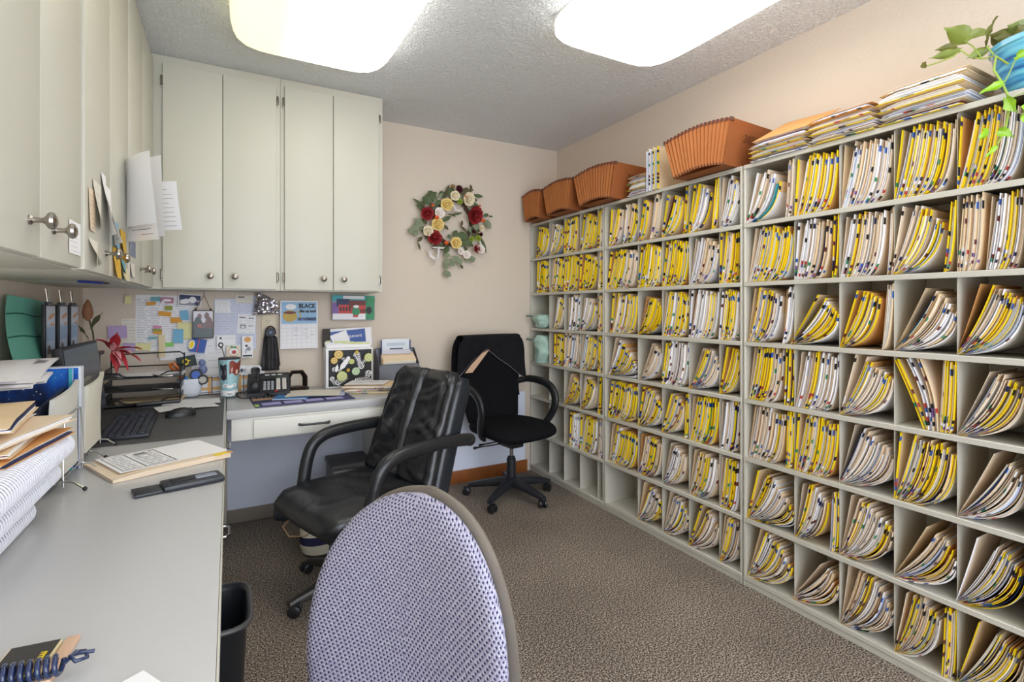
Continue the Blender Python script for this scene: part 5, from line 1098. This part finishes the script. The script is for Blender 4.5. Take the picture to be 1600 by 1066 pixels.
for i in range(15):
    q = i/14; w_ = .03*sin(pi*(.06+.88*q))**.45; h = .036*sin(pi*(.08+.80*q))**.6
    rings.append([Vector((-.055+.11*q, p.y, max(0, p.z))) for p in sring(Vector((0, 0, 0)), Yl, Zu, w_, h, 24, 2.4)])
MB().loft(rings).build('shell', M['blackp'], t, ang=60); MB().tube([(.035, 0, .030), (.05, 0, .022)], .004, 8).build('scroll_wheel', M['darkp'], t)
O = onZ(247, 636, zm); t = thing('stapler', 'slim black stapler behind the mouse', 'stapler', (O.x, O.y, zm), radians(8))
MB().bbox(-.09, -.018, 0, .09, .018, .008, .003).build('base', M['blackp'], t); MB().bbox(-.085, -.012, .0095, .088, .012, .028, .006).build('arm', M['blackp'], t)
for k, (x, y, rz, lb) in enumerate(((292, 637, .25, 'lower white paper beside the stapler on the mat'), (300, 630, .05, 'upper white paper beside the stapler on the mat'))):
    O = onZ(x, y, zm); t = thing('paper_sheet', lb, 'paper', (O.x, O.y, zm+.0005+k*.003), rz, 'papers on the desk mat')
    MB().grid(lambda u, v: Vector(((u-.5)*.24, (v-.5)*.15, .004*sin(u*4+k)+.004)), 10, 6).build('sheet', M['white'], t, fix=False, ang=80)
# small scraps between keyboard and monitor
# ------------------------------------------------------------------ letter trays
wm = mat('black_mesh_metal', '26262a', .4, .6); wt_ = mat('grey_mesh', '55575c', .5, .4)
t = thing('letter_tray', 'three-tier black mesh letter tray in the back corner of the counter', 'tray', (-.36, 3.10, ZT+.0005))
for k, z in enumerate((.012, .075, .138)):
    q = MB().box(-.16, -.13, z, .15, .14, z+.002); o = q.build('tray', wt_, t)
    MB().tube([(-.16, -.13, z+.028), (-.16, .14, z+.034), (.15, .14, z+.034), (.15, -.13, z+.028), (.10, -.135, z+.028), (.06, -.135, z+.006), (-.06, -.135, z+.006), (-.10, -.135, z+.028)], .0032, 7, closed=True).build('rim', wm, o)
    for x in (-.16, .15): MB().box(x-.0008, -.13, z, x+.0008, .14, z+.028).build('side_mesh', wt_, o)
    MB().tube([(.04, -.137, z+.016), (.06, -.142, z+.010), (.10, -.142, z-.002+.008), (.12, -.137, z+.006)], .0028, 7).build('label_clip', M['chrome'], o)
for x in (-.16, .15):
    for y in (-.12, .13): MB().tube([(x, y, 0), (x, y, .235 if y > 0 else .19)], .0035, 7).build('post', wm, t)
MB().tube([(-.16, .13, .235), (.13, .13, .24), (.15, .13, .225)], .0035, 7).build('top_rail', wm, t)
for k, (z, m, lb) in enumerate(((.0145, 'manila', 'folded tan papers in the lowest letter tray'), (.1405, 'white', 'white papers on the top letter tray'))):
    t2 = thing('paper_sheet', lb, 'paper', (-.33, 3.08, ZT+.002+z), .1*k-.05)
    MB().grid(lambda u, v: Vector(((u-.5)*.27, (v-.5)*.2-.02, .006+.012*(1-v)*abs(u-.5))), 8, 6).build('sheet', M[m], t2, fix=False, ang=80)
    MB().grid(lambda u, v: Vector(((u-.5)*.26, (v-.5)*.2-.016, .002)), 8, 6).build('under_sheet', M['white'], t2, fix=False, ang=80)
# lily and tulip bud
def petal_flower(t, c, L, w_, m, dirs, O):
    for d in dirs: leafobj('petal', m, t, c, d, 0, L, w_, .35, .35, O)
lc = Vector((-.475, 3.02, 1.02)); t = thing('artificial_lily', 'red and pink artificial lily rising behind the monitor', 'flower', (-.475, 3.02, ZT+.20))
lo_ = Vector((-.475, 3.02, ZT+.20)); MB().tube([(0, 0, 0.0), (.01, .0, .04), (0, 0, .07)], .004, 7).build('stem', M['green'], t)
petal_flower(t, lc, .11, .026, mat('lily_red', 'b03038', .5, var=.35, vscale=30), [(.9, -.3, .4), (.7, -.5, -.55), (.1, -.3, 1), (-.3, -.5, .7), (.25, -.6, -.8), (1, -.2, -.1)], lo_)
petal_flower(t, lc+Vector((0, -.004, 0)), .08, .018, mat('lily_pink', 'e8a0a4', .5), [(.9, -.5, .3), (.5, -.7, -.5), (.05, -.6, .7)], lo_)
pb = onY(137, 492, 3.12); t = thing('artificial_tulip', 'brown tulip bud on a dark stem against the corner wall', 'flower', (pb.x, pb.y, ZT+.001)); hb = pb.z-ZT
MB().tube([(.03, 0, 0), (.03, 0, hb*.5), (.02, 0, hb*.8), (0, 0, hb)], .0035, 7).build('stem', mat('dark_olive', '4a4a30', .6), t)
MB().lathe([(.003, -.03), (.018, -.015), (.022, .01), (.016, .045), (.004, .07), (.001, .072)], 12, (0, 0, hb+.0), caps=False).build('bud', mat('bud_brown', '9a6a4c', .6, var=.2, vscale=30), t)
for (x0, y0, x1, y1, w_) in ((143, 513, 156, 488, .014), (138, 530, 124, 505, .008)):
    a, b = onY(x0, y0, 3.12), onY(x1, y1, 3.11); leafobj('leaf', mat('dark_olive', '4a4a30'), t, a, b-a, .6, (b-a).length*1.1, w_, .3, .2, t.location)
# ------------------------------------------------------------------ pen holder and contents
cx, cy = -.185, 3.205; t = thing('pen_holder', 'white stone pen holder crowded with small gadgets', 'pen holder', (cx, cy, zm))
st_m = mat('white_marble', 'd8dce6', .5, var=.08, vscale=25)
MB().loft([sring(Vector((0, 0, z)), Xf, Yl, a, b, 36, 3.2) for z, a, b in ((0, .034, .03), (.003, .04, .036), (.02, .052, .046), (.055, .058, .05), (.095, .056, .048), (.0955, .052, .044), (.02, .045, .038))]).build('cup', st_m, t, ang=50)
zi = zm+.03
t = thing('scissors', 'orange-handled scissors standing in the pen holder', 'scissors', (cx-.035, cy, zi)); 
MB().tube([(.02, 0, 0), (0, 0, .06), (-.02, 0, .10), (-.045, 0, .125), (-.055, -.004, .145), (-.035, -.006, .15), (-.015, 0, .12), (-.0, 0, .09)], .008, 8).build('handle', mat('orange_handle', 'c86a24', .4), t)
t = thing('marker', 'blue capped marker in the pen holder', 'marker', (cx-.015, cy-.025, zi)); MB().lathe([(.008, 0), (.008, .075), (.006, .078)], 14).build('cap', mat('bright_blue', '2a78c0', .3), t)
for k, (dx, dz, r_, m, lb) in enumerate(((.03, .115, .030, ('3a62b8', 'ring_blue'), 'black and blue round gadget in the pen holder'), (.062, .088, .026, ('b8b0a8', 'ring_grey'), 'black and grey oval gadget leaning out of the pen holder'))):
    t = thing('tape_measure', lb, 'gadget', (cx+dx, cy-.02-.012*k, zi)); Rr = Matrix.Translation((0, 0, dz-.03)) @ Matrix.Rotation(radians(90), 4, 'X')
    MB().lathe([(.001, -.009), (r_-.002, -.009), (r_, -.006), (r_, .006), (r_-.002, .009), (.001, .009)], 26, M=Rr, caps=False).build('case', M['blackp'], t)
    MB().lathe([(.001, .0092), (r_*.66, .0092), (r_*.66, .0105), (.001, .0105)], 22, M=Rr, caps=False).build('face', mat(m[1], m[0], .4), t)
    MB().tube([(-.01-.02*k, .006, 0), (-.005, .004, dz-.05)], .005, 7).build('stem', M['blackp'], t)
t = thing('keyring_figure', 'small grey plastic charm standing right of the pen holder gadgets', 'charm', (cx+.06, cy+.03, zi+.02))
MB().tube([(-.01, 0, 0), (-.005, 0, .06)], .003, 6).build('pin', M['darkp'], t); MB().ball((0, 0, .085), .021, 8, sc=(1, .35, 1.2)).build('lower_lobe', mat('steel_blue_plastic', '6a76a0', .4), t); MB().ball((-.004, 0, .122), .017, 8, sc=(1, .35, 1.1)).build('upper_lobe', mat('steel_blue_plastic', '6a76a0'), t)
# plaid box
t = thing('plaid_box', 'white box with orange and navy plaid behind the tumbler', 'box', (-.025, 3.255, ZT+.004)); 
MB().bbox(-.118, -.02, 0, .118, .02, .098, .002).build('box_body', M['white'], t)
f_ = Flat((0, -.02, .049), AX, AZ, .0003)
for y in (-.02, .03): f_.rect(-.117, y-.008, .117, y+.008, 0)
for x in (-.07, .0, .075): f_.rect(x-.008, -.048, x+.008, .048, 0)
for x in (-.058, .03, .095): f_.rect(x-.0022, -.048, x+.0022, .048, 1)
for y in (-.04, .04): f_.rect(-.117, y-.0015, .117, y+.0015, 1)
f_.build('plaid_print', [mat('plaid_orange', 'e8b87a', .7), M['navy']], t)
# tumbler
t = thing('tumbler', 'insulated tumbler with teal and red decoration and a metal straw', 'tumbler', (.0, 3.115, zm))
MB().lathe([(.001, 0), (.036, 0), (.038, .004), (.041, .05), (.048, .12), (.052, .19), (.052, .196)], 36, caps=False).build('cup_body', mat('pale_teal_steel', 'a4ccd2', .35, .1), t)
MB().lathe([(.052, .196), (.0525, .202), (.046, .206), (.001, .206)], 36, caps=False).build('lid', M['darkp'], t)
def band(z0, z1, a0, a1, m, nm, rad=lambda z: .038+(.052-.038)*min(1, z/.19), wav=0):
    mb = MB(); mb.grid(lambda u, v: Vector(((rad(z0+(z1-z0)*v)+.0022)*cos(a0+(a1-a0)*u), (rad(z0+(z1-z0)*v)+.0022)*sin(a0+(a1-a0)*u), z0+(z1-z0)*v+wav*sin(u*9))), 16, 4); mb.build(nm, m, t, fix=False, ang=80)
band(.118, .185, -pi*.50, -pi*.05, mat('rust_red_print', '8a3a30', .4), 'red_print', wav=.008); band(.128, .15, -pi*.44, -pi*.1, mat('cream_print', 'e8d8c4', .4), 'cream_print', wav=.01)
band(.09, .17, -pi*.80, -pi*.58, mat('dark_grey_print', '34343c', .4), 'grey_print', wav=.004); band(.115, .14, -pi*.76, -pi*.62, M['grayp'], 'pale_print', wav=.003)
band(.006, .034, -pi*.95, -pi*.05, M['white'], 'white_print', wav=.002); band(.05, .066, -pi*.72, -pi*.25, M['white'], 'white_print', wav=.004); band(.056, .060, -pi*.68, -pi*.3, M['black'], 'script_print', wav=.003); band(.016, .020, -pi*.8, -pi*.2, M['black'], 'script_print', wav=.003)
MB().tube([(-.02, 0, .2), (-.035, 0, .262)], .003, 8).build('straw', M['chrome'], t)
# ------------------------------------------------------------------ phone
t = thing('desk_phone', 'black office desk phone with keypad on the back desk', 'phone', (.19, 3.115, ZT-.003), radians(-4))
pts = [(-.10, .0), (.10, .0), (.10, .105), (-.10, .022)]
MB().prism(pts, 'x', -.105, .105).build('base', mat('phone_black', '26282e', .35), t, ang=20)
sl = atan2(.083, .2); PM_ = Matrix.Translation((0, -.10, .0225)) @ Matrix.Rotation(sl, 4, 'X')
hs = []
for i in range(13):
    q = i/12; z = .030+.018*sin(pi*q)+(-.012 if i in (0,) else 0); w_ = .024-.006*sin(pi*q); th = .017-.006*sin(pi*q)
    hs.append([PM_ @ p for p in sring(Vector((-.068, .005+.19*q, z)), Xf, Zu, w_, th+(.006 if q < .2 or q > .8 else 0), 20, 3)])
MB().loft(hs).build('handset', M['blackp'], t, ang=60)
MB().box(-.035, .155, .0003, .095, .185, .002, M=PM_).build('display', mat('lcd_grey', '3e4440', .3), t)
kc = None
for i in range(3):
    for j in range(4):
        if kc is None: kc = MB().bbox(0, 0, 0, .013, .016, .004, .0015).build('key', mat('key_grey', 'b4bac0', .5), t); b_ = kc
        else: b_ = kc.copy(); C.objects.link(b_); b_.parent = t
        b_.matrix_local = PM_ @ Matrix.Translation((-.026+i*.019, .03+j*.024, .0003))
for i in range(2):
    MB().box(.038+i*.03, .03, .0003, .058+i*.03, .15, .002, M=PM_).build('label_strip', mat('strip_white', 'd8d4cc', .5), t)
    for j in range(6): MB().bbox(.0585+i*.03, .034+j*.019, .0003, .0655+i*.03, .046+j*.019, .004, .0012, M=PM_).build('line_key', M['darkp'], t)
MB().bbox(.03, .008, .0003, .044, .020, .004, .001, M=PM_).build('hold_key', M['red'], t)
for i in range(3): MB().bbox(-.02+i*.032, .188, .0003, .004+i*.032, .196, .003, .001, M=PM_).build('lamp_bar', M['white'], t)
cdp = [Vector((-.075, -.09, .03)), Vector((-.15, -.07, .02)), Vector((-.13, -.14, .008)), Vector((-.06, -.175, .008)), Vector((.02, -.165, .008)), Vector((.0, -.11, .012)), Vector((-.02, -.095, .015))]
P = []
for i in range(len(cdp)-1):
    for k in range(26):
        t_ = k/26; p0, p1, p2, p3 = [cdp[max(0, min(len(cdp)-1, i+j))] for j in (-1, 0, 1, 2)]
        c = .5*((2*p1)+(p2-p0)*t_+(2*p0-5*p1+4*p2-p3)*t_*t_+(3*p1-p0-3*p2+p3)*t_**3); a = (i*26+k)*1.25
        P.append(c+Vector((.004*cos(a)*.5, .004*cos(a)*.6, .005+.0045*sin(a))))
MB().tube(P, .0028, 5).build('coiled_cord', M['blackp'], t, ang=60)
# octagonal stand
t = thing('octagon_stand', 'small dark bronze octagonal open frame stand beside the phone', 'ornament', (.345, 3.21, ZT-.0035)); br = mat('dark_bronze_metal', '3a302a', .35, .6)
MB().tube([(-.048, 0, .02), (-.048, 0, .075), (-.028, 0, .105), (.028, 0, .105), (.048, 0, .075), (.048, 0, .02)], .009, 4).build('arch', br, t, smooth=False)
MB().tube([(-.038, .03, .02), (-.038, .03, .07), (-.022, .03, .095), (.022, .03, .095), (.038, .03, .07), (.038, .03, .02)], .006, 4).build('rear_arch', br, t, smooth=False)
MB().lathe([(.001, 0), (.062, 0), (.062, .012), (.05, .02), (.03, .02), (.001, .016)], 8, M=Matrix.Diagonal((1.05, .75, 1, 1)), caps=False).build('base', br, t, smooth=False)
# ------------------------------------------------------------------ floral file box with papers
x0, x1 = .50, .775; t = thing('floral_file_box', 'white file box printed with black, white and lime tropical pattern', 'file box', ((x0+x1)/2, 3.235, ZT-.0035)); w_ = (x1-x0)/2
MB().bbox(-w_, -.05, 0, w_, .05, .235, .003).build('box_body', M['white'], t)
f_ = Flat((.004, -.05, .115), AX, AZ, .0004); W2, H2 = w_*.92, .108
f_.rect(-W2, -H2, W2, H2, 0)
def fr(cx_, cy_, n, L, rot, m=1, k=.5):
    for i in range(n):
        q = i/(n-1); px_, py_ = cx_+cos(rot)*L*q, cy_+sin(rot)*L*q; s_ = L*k*(1-.6*q)
        for sg in (-1, 1): f_.leaf(px_, py_, s_*.9, s_*.15, rot+sg*.8, m)
    f_.poly([(cx_, cy_-.0012), (cx_+cos(rot)*L, cy_+sin(rot)*L-.0012), (cx_+cos(rot)*L, cy_+sin(rot)*L+.0012), (cx_, cy_+.0012)], m)
for a in ((.03, .095, 6, .07, -1.2), (.0, .03, 6, .06, 2.6), (.07, -.01, 6, .07, 2.0), (-.09, -.09, 6, .07, .4), (.02, -.085, 6, .06, .3), (.11, -.02, 6, .07, -1.9), (-.11, .0, 5, .05, -.3), (.10, .06, 5, .05, -2.4), (-.115, -.045, 6, .05, -1.2), (.075, -.095, 5, .05, .5)): fr(*a)
for cx_, cy_, r_, m in ((-.075, .085, .026, 2), (-.10, .05, .02, 2), (-.055, -.045, .030, 3), (.025, -.02, .024, 4), (.10, .06, .026, 3), (.0, .04, .016, 3), (-.02, -.01, .010, 2), (.03, .095, .010, 2)):
    f_.ell(cx_, cy_, r_, mi=m)
    if r_ > .018: f_.ell(cx_, cy_, r_*.72, mi=5); f_.ell(cx_, cy_, r_*.6, mi=m); f_.ell(cx_, cy_, r_*.2, mi=5)
f_.leaf(-.07, -.01, .10, .018, .95, 1); f_.ell(-.02, .06, .012, mi=1); f_.leaf(-.09, -.02, .05, .012, 1.4, 1)
f_.mb.v = [(max(-W2+.004-0, min(W2+.004, v[0])), v[1], max(.115-H2, min(.115+H2, v[2]))) for v in f_.mb.v]
f_.build('tropical_print', [M['black'], M['white'], mat('mustard_print', 'd0a838', .6), mat('lime_print', 'c4cc7a', .6), mat('mint_print', 'a8c8a0', .6), M['offwhite']], t)
for k in range(5):
    tt = thing('hanging_folder', ['rearmost', 'fourth', 'third', 'second', 'front'][k]+' white divider folder with tab in the floral file box', 'folder', ((x0+x1)/2, 3.27-k*.016, ZT+.2325), 0, 'divider folders in the floral file box')
    MB().box(-w_*.96, -.001, 0, w_*.94, .001, .028-k*.004+.006).build('divider', M['white'], tt, smooth=False)
    MB().bbox(-w_*.9+k*.045, -.0018, .018, -w_*.9+k*.045+.07, -.0011, .040-k*.003, .0003).build('tab', mat('lime_tab', 'd8dca0', .5), tt)
x_ = lambda px: onY(px, 520, 3.29).x
for k, (a, b, zt_, m, lb, rot) in enumerate(((503, 545, 1.095, 'darkbr', 'dark brown card at the rear of the floral file box', 0), (516, 580, 1.098, 'white', 'white brochure behind the blue flyer in the floral box', -.04), (517, 571, 1.085, 'fl', 'navy blue flyer with white lettering in the floral file box', -.09), (522, 548, 1.075, 'white', 'small white slip leaning over the blue flyer', -.35))):
    a_, b_ = x_(a), x_(b); tt = thing('brochure', lb, 'brochure', ((a_+b_)/2, 3.275-k*.004, ZT+.234)); hh = zt_-ZT-.234; w2 = (b_-a_)/2
    R2 = Matrix.Rotation(rot, 4, 'Y')
    MB().box(-w2, -.0006, .0, w2, .0006, hh, M=R2).build('sheet', {'darkbr': mat('dark_brown_card', '33291f', .6), 'white': M['white'], 'fl': mat('flyer_blue', '1c4a9a', .4)}[m], tt, smooth=False)
    if m == 'fl': text_mesh('The shipment', .030, 'lettering', M['white'], tt, R2 @ plane_M((0, -.0006, hh*.62), AX, AZ, .0015))
# ------------------------------------------------------------------ grey mesh organiser with folders and cards
x0, x1 = .815, 1.07; t = thing('mesh_organizer', 'grey metal mesh desk organizer holding tan folders', 'organizer', ((x0+x1)/2, 3.235, ZT-.0035)); w_ = (x1-x0)/2; gm_ = mat('grey_mesh_metal', '6e7078', .45, .5)
for y, h in ((.06, .215), (.0, .19), (-.06, .12)):
    if y == .0: continue
    MB().box(-w_, y-.001, 0, w_, y+.001, h).build('mesh_panel', gm_, t); MB().tube([(-w_, y, 0), (-w_, y, h-.015), (-w_+.015, y, h), (w_-.015, y, h), (w_, y, h-.015), (w_, y, 0)], .004, 7).build('rim', gm_, t)
for s_ in (-1, 1): MB().prism([(-.06, 0), (.06, 0), (.06, .215), (.045, .215), (-.06, .12)], 'x', s_*w_-.001, s_*w_+.001).build('side_mesh', gm_, t)
MB().box(-w_, -.06, 0, w_, .06, .003).build('base', gm_, t)
for k in range(4):
    tt = thing('file_folder', ['rear', 'third', 'second', 'front'][k]+' manila folder in the grey mesh organizer', 'folder', ((x0+x1)/2+.012, 3.27-k*.02, ZT+.001), 0, 'folders in the grey mesh organizer')
    MB().bbox(-.108, -.002, 0, .106, .002, .185-.012*k, .0015).build('cover', M['manila'] if k % 2 else M['pinkm'], tt); MB().box(-.10, -.0035, .002, .10, -.0022, .17-.012*k).build('paper_stack', M['offwhite'], tt, smooth=False)
tt = thing('card_holder', 'clear and blue card holder with a white leaflet on the mesh organizer', 'card holder', ((x0+x1)/2-.005, 3.255, ZT+.198)); 
MB().bbox(-.085, .006, -.02, .095, .010, .075, .001).build('leaflet', mat('leaflet_white', 'dfe4ea', .4), tt)
f_ = Flat((.005, .006, .03), AX, AZ, .0004); f_.rect(-.06, .0, .06, .02, 0); f_.rect(-.04, -.022, .045, -.014, 1); f_.build('print', [mat('pale_blue_print', 'c0ccdc', .5), M['navy']], tt)
for x in (-.09, .098): MB().bbox(x-.003, -.004, -.02, x+.003, .012, .068, .002).build('side_guard', mat('navy_plastic', '203a7a', .3), tt)
MB().bbox(-.09, -.014, -.022, .098, -.008, .004, .002).build('front_lip', mat('leaflet_lilac', 'd4d0dc', .5), tt)
# ------------------------------------------------------------------ papers on the back desk
zt2 = ZT-.0035
t = thing('desk_calendar_pad', 'navy and purple desk pad calendar under the phone cord', 'pad', (.335, 2.865, zt2), radians(3))
MB().bbox(-.235, -.14, 0, .235, .14, .004, .001).build('pad_sheet', mat('pad_navy', '3a3c66', .6), t)
f_ = Flat((0, 0, .004), AX, (0, 1, 0), .0003)
for i in range(4): f_.rect(-.20+i*.10, -.115, -.115+i*.10, -.04, 0)
f_.rect(-.234, -.139, -.215, -.07, 1); f_.rect(-.23, .04, .1, .12, 2); f_.build('print', [mat('lilac_box', 'a8a4d8', .7), mat('lime_corner', 'a8cc5a', .6), mat('tan_strip', 'c8a080', .7)], t)
O = onZ(462, 625, zt2); t = thing('booklet', 'bright blue booklet under the white paper on the desk pad', 'booklet', (.29, 2.92, zt2+.0048), radians(-18))
MB().bbox(-.085, -.07, 0, .085, .07, .005, .001).build('cover', mat('booklet_blue', '2f84c8', .4), t); MB().box(-.08, -.071, .001, .08, -.0702, .004).build('page_block', M['white'], t)
t = thing('paper_sheet', 'large cream-white paper lying on the blue booklet', 'paper', (.415, 2.96, zt2+.0105), radians(-14))
MB().grid(lambda u, v: Vector(((u-.5)*.29, (v-.5)*.21, .003+.002*sin(u*5)-.004*(u > .9)*(u-.9)*10)), 14, 8).build('sheet', M['offwhite'], t, fix=False, ang=80)
MB().grid(lambda u, v: Vector(((u-.5)*.29+.006, (v-.5)*.21-.004, .0008+.001*sin(u*5))), 14, 8).build('under_sheet', M['bluep'], t, fix=False, ang=80)
for k, (th, kd, rz, lb) in enumerate(((.012, 'y', -.42, 'lower yellow-tabbed folder of the pile by the floral box'), (.012, 'm', -.30, 'middle manila folder of the pile by the floral box'), (.010, 'm', -.48, 'top manila folder of the pile by the floral box'))):
    flat_folder(lb, .725, 2.985, zt2+.0005+k*.0145, rz, .29, .23, th, kd, 'folder pile on the back desk', 80+k)
t = thing('paper_form', 'printed form lying on top of the folder pile', 'paper', (.70, 3.0, zt2+.0445), -.46); MB().box(-.11, -.09, 0, .11, .09, .0008).build('sheet', M['white'], t, smooth=False)
f_ = Flat((0, 0, .0008), AX, (0, 1, 0), .0003); f_.lines(-.08, .09, .07, -.02, 7, .002, 0, 4); f_.build('print', [M['greyink']], t)
# ------------------------------------------------------------------ left counter: folder with form, tray, card, cord
t = flat_folder('thick manila folder with a printed form on the left countertop', -.187, 1.892, ZT+.0008, radians(25), .305, .245, .015, 'p', None, 91, tab=False, fold_front=True)
t = thing('paper_form', 'printed form lying on the thick manila folder', 'paper', (-.175, 1.905, ZT+.0172), radians(25)); MB().box(-.145, -.105, 0, .14, .108, .0008).build('sheet', M['white'], t, smooth=False)
f_ = Flat((-.06, .0, .0008), AX, (0, 1, 0), .0003)
for a in ((-.075, -.095, -.073, .095), (-.075, .093, .06, .095), (-.075, -.095, .06, -.093), (.058, -.095, .06, .095), (-.02, -.095, -.018, .095)): f_.rect(*a, 0)
f_.lines(-.068, -.03, .07, -.085, 9, .003, 0, 3); f_.lines(-.01, .05, .05, -.085, 8, .003, 0, 5); f_.rect(.0, .065, .03, .072, 1); f_.ell(.045, .075, .004, mi=1); f_.rect(.0, .055, .035, .06, 1); f_.build('print', [M['inktext'], M['black']], t)
t = thing('index_tab', 'yellow and orange index tab sticking out of the thick manila folder', 'tab', (-.015, 1.835, ZT+.0175), radians(25)); MB().box(-.028, -.012, 0, .008, .012, .0008).build('yellow_end', M['yellow'], t); MB().box(.008, -.01, 0, .024, .01, .0008).build('orange_end', M['orange'], t)
t = thing('plastic_tray', 'long black plastic holder with a recessed slot near the counter edge', 'tray', (-.115, 1.605, ZT+.0006), radians(14)); bp_ = mat('satin_black', '2a2e36', .35)
MB().bbox(-.04, -.038, 0, .10, .038, .016, .009).build('body', bp_, t); MB().bbox(-.10, -.032, .0, -.04, .036, .008, .003).build('flap', bp_, t)
MB().bbox(-.02, -.012, .0162, .03, .012, .019, .003).build('button', M['black'], t); MB().bbox(.035, -.016, .0162, .085, .014, .0185, .002).build('window', mat('glossy_grey', '8a90a0', .1, spec=.8), t)
cz = ZT+.0006
t = thing('business_card_stack', 'stack of black and yellow cards at the near counter corner', 'cards', (-.236, .878, cz), radians(-6))
MB().box(-.028, -.05, 0, .028, .05, .010).build('card_stack', mat('card_cream', 'e8dcb0', .6), t, smooth=False)
f_ = Flat((0, 0, .010), AX, (0, 1, 0), .0003); f_.rect(-.0265, -.05, .0265, .05, 0); f_.rect(.014, -.045, .021, .025, 1)
for i in range(14): f_.rect(.0145, -.043+i*.0048, .0205, -.041+i*.0048, 0)
f_.build('print', [mat('card_black', '3a3836', .5), M['yellow']], t)
t = thing('wooden_block', 'pale wooden strip beside the black and yellow cards', 'block', (-.197, .885, cz), radians(-6)); MB().bbox(-.008, -.05, 0, .008, .048, .008, .003).build('strip', mat('pale_wood', 'd8b49a', .5, var=.1, vscale=20), t)
t = thing('paper_card', 'pale blue card at the left frame edge by the black cards', 'card', (-.292, .885, cz), radians(-6)); MB().box(-.02, -.05, 0, .02, .045, .001).build('sheet', M['bluep'], t)
t = thing('spiral_key_cord', 'glossy navy coiled wrist cord on the near countertop corner', 'cord', (-.24, .845, cz+.011)); P = []
for i in range(420):
    q = i/419; a = q*2*pi*19; c = Vector((-.10+.155*q, .006*sin(q*5)-.0, .0095)); P.append(c+Vector((.0, .0115*cos(a), .0105*sin(a)+.001)))
MB().tube(P, .0031, 6).build('coil', mat('navy_gloss', '1a2c54', .12, coat=.6), t, ang=70)
P = [Vector((.055, .0, .006)), Vector((.066, .012, .012)), Vector((.074, .016, .008)), Vector((.078, .006, .004)), Vector((.068, -.004, .008)), Vector((.062, .0, .014)), Vector((.070, .01, .01)), Vector((.084, .014, .006))]
MB().tube(P, .0026, 6).build('coil_loop', mat('navy_gloss', '1a2c54'), t, ang=70)
t = thing('paper_sheet', 'white paper corner at the near edge of the countertop', 'paper', (-.115, .735, cz), radians(32)); MB().box(-.07, -.06, 0, .055, .055, .001).build('sheet', M['white'], t, smooth=False)
f_ = Flat((0, 0, .001), AX, (0, 1, 0), .0003); f_.lines(-.05, .04, .03, -.04, 6, .0015, 0, 2); f_.build('print', [M['navy']], t)
# ------------------------------------------------------------------ floor items
t = thing('waste_bin', 'black plastic waste bin under the left countertop', 'bin', (-.055, 1.71, 0)); bm_ = mat('black_bin_plastic', '1e2228', .35)
out = [(0, .085, .105), (.33, .10, .125), (.34, .108, .133), (.35, .110, .135), (.354, .107, .132), (.35, .101, .126), (.338, .097, .122), (.01, .08, .10)]
MB().loft([sring(Vector((0, 0, z)), Xf, Yl, a, b, 40, 5) for z, a, b in out]).build('bin_body', bm_, t, ang=50)
MB().tube([p for p in sring(Vector((0, 0, .347)), Xf, Yl, .110, .135, 40, 5)], .007, 7, closed=True).build('rim', mat('grey_black_rim', '4a4a4c', .35), t)
O = Vector((.455, 2.70, 0)); t = thing('tote_bag', 'navy and cream striped tote bag under the back desk', 'bag', O, radians(-20))
def bag(z0, z1):
    rings = []
    for i in range(5):
        z = z0+(z1-z0)*i/4; q = z/.27; a = .135+.05*q+.008*sin(9*q); b = .075+.02*q-.03*q*q
        rings.append(sring(Vector((0, 0, z)), Xf, Yl, a, b, 40, 2.6, lambda p, X, Y, z=z: p+Vector((0, .006*sin(X*30+z*20), .008*sin(X*14)))))
    return rings
nav, cre = mat('navy_canvas', '25234a', .8), mat('cream_canvas', 'e2dcc8', .8)
zs = [0, .02, .065, .105, .15, .19, .235, .27]
for i in range(7):
    MB().loft(bag(zs[i], zs[i+1]), caps=(i in (0,))).build('stripe', [mat('dark_bag_base', '3a3a2e', .8), cre, nav, cre, nav, cre, nav][i], t, ang=60)
tan = mat('tan_leather', 'c09a78', .5)
for s_ in (-1, 1):
    MB().tube([(-.09, s_*.07, .21), (-.16, s_*.10, .225), (-.205, s_*.115, .18), (-.175, s_*.125, .135), (-.10, s_*.12, .13), (-.04, s_*.10, .17), (-.02, s_*.08, .22)], .007, 8, flat=.5).build('handle', tan, t)
t = thing('footrest', 'grey padded box pushed under the back desk', 'footrest', (.62, 3.14, 0)); MB().bbox(-.11, -.12, 0, .11, .12, .30, .02).build('box_body', mat('grey_pad', '8e8e90', .6), t); MB().bbox(-.115, -.125, .301, .115, .125, .33, .012).build('cushion', mat('dark_grey_pad', '5c5c60', .6), t)
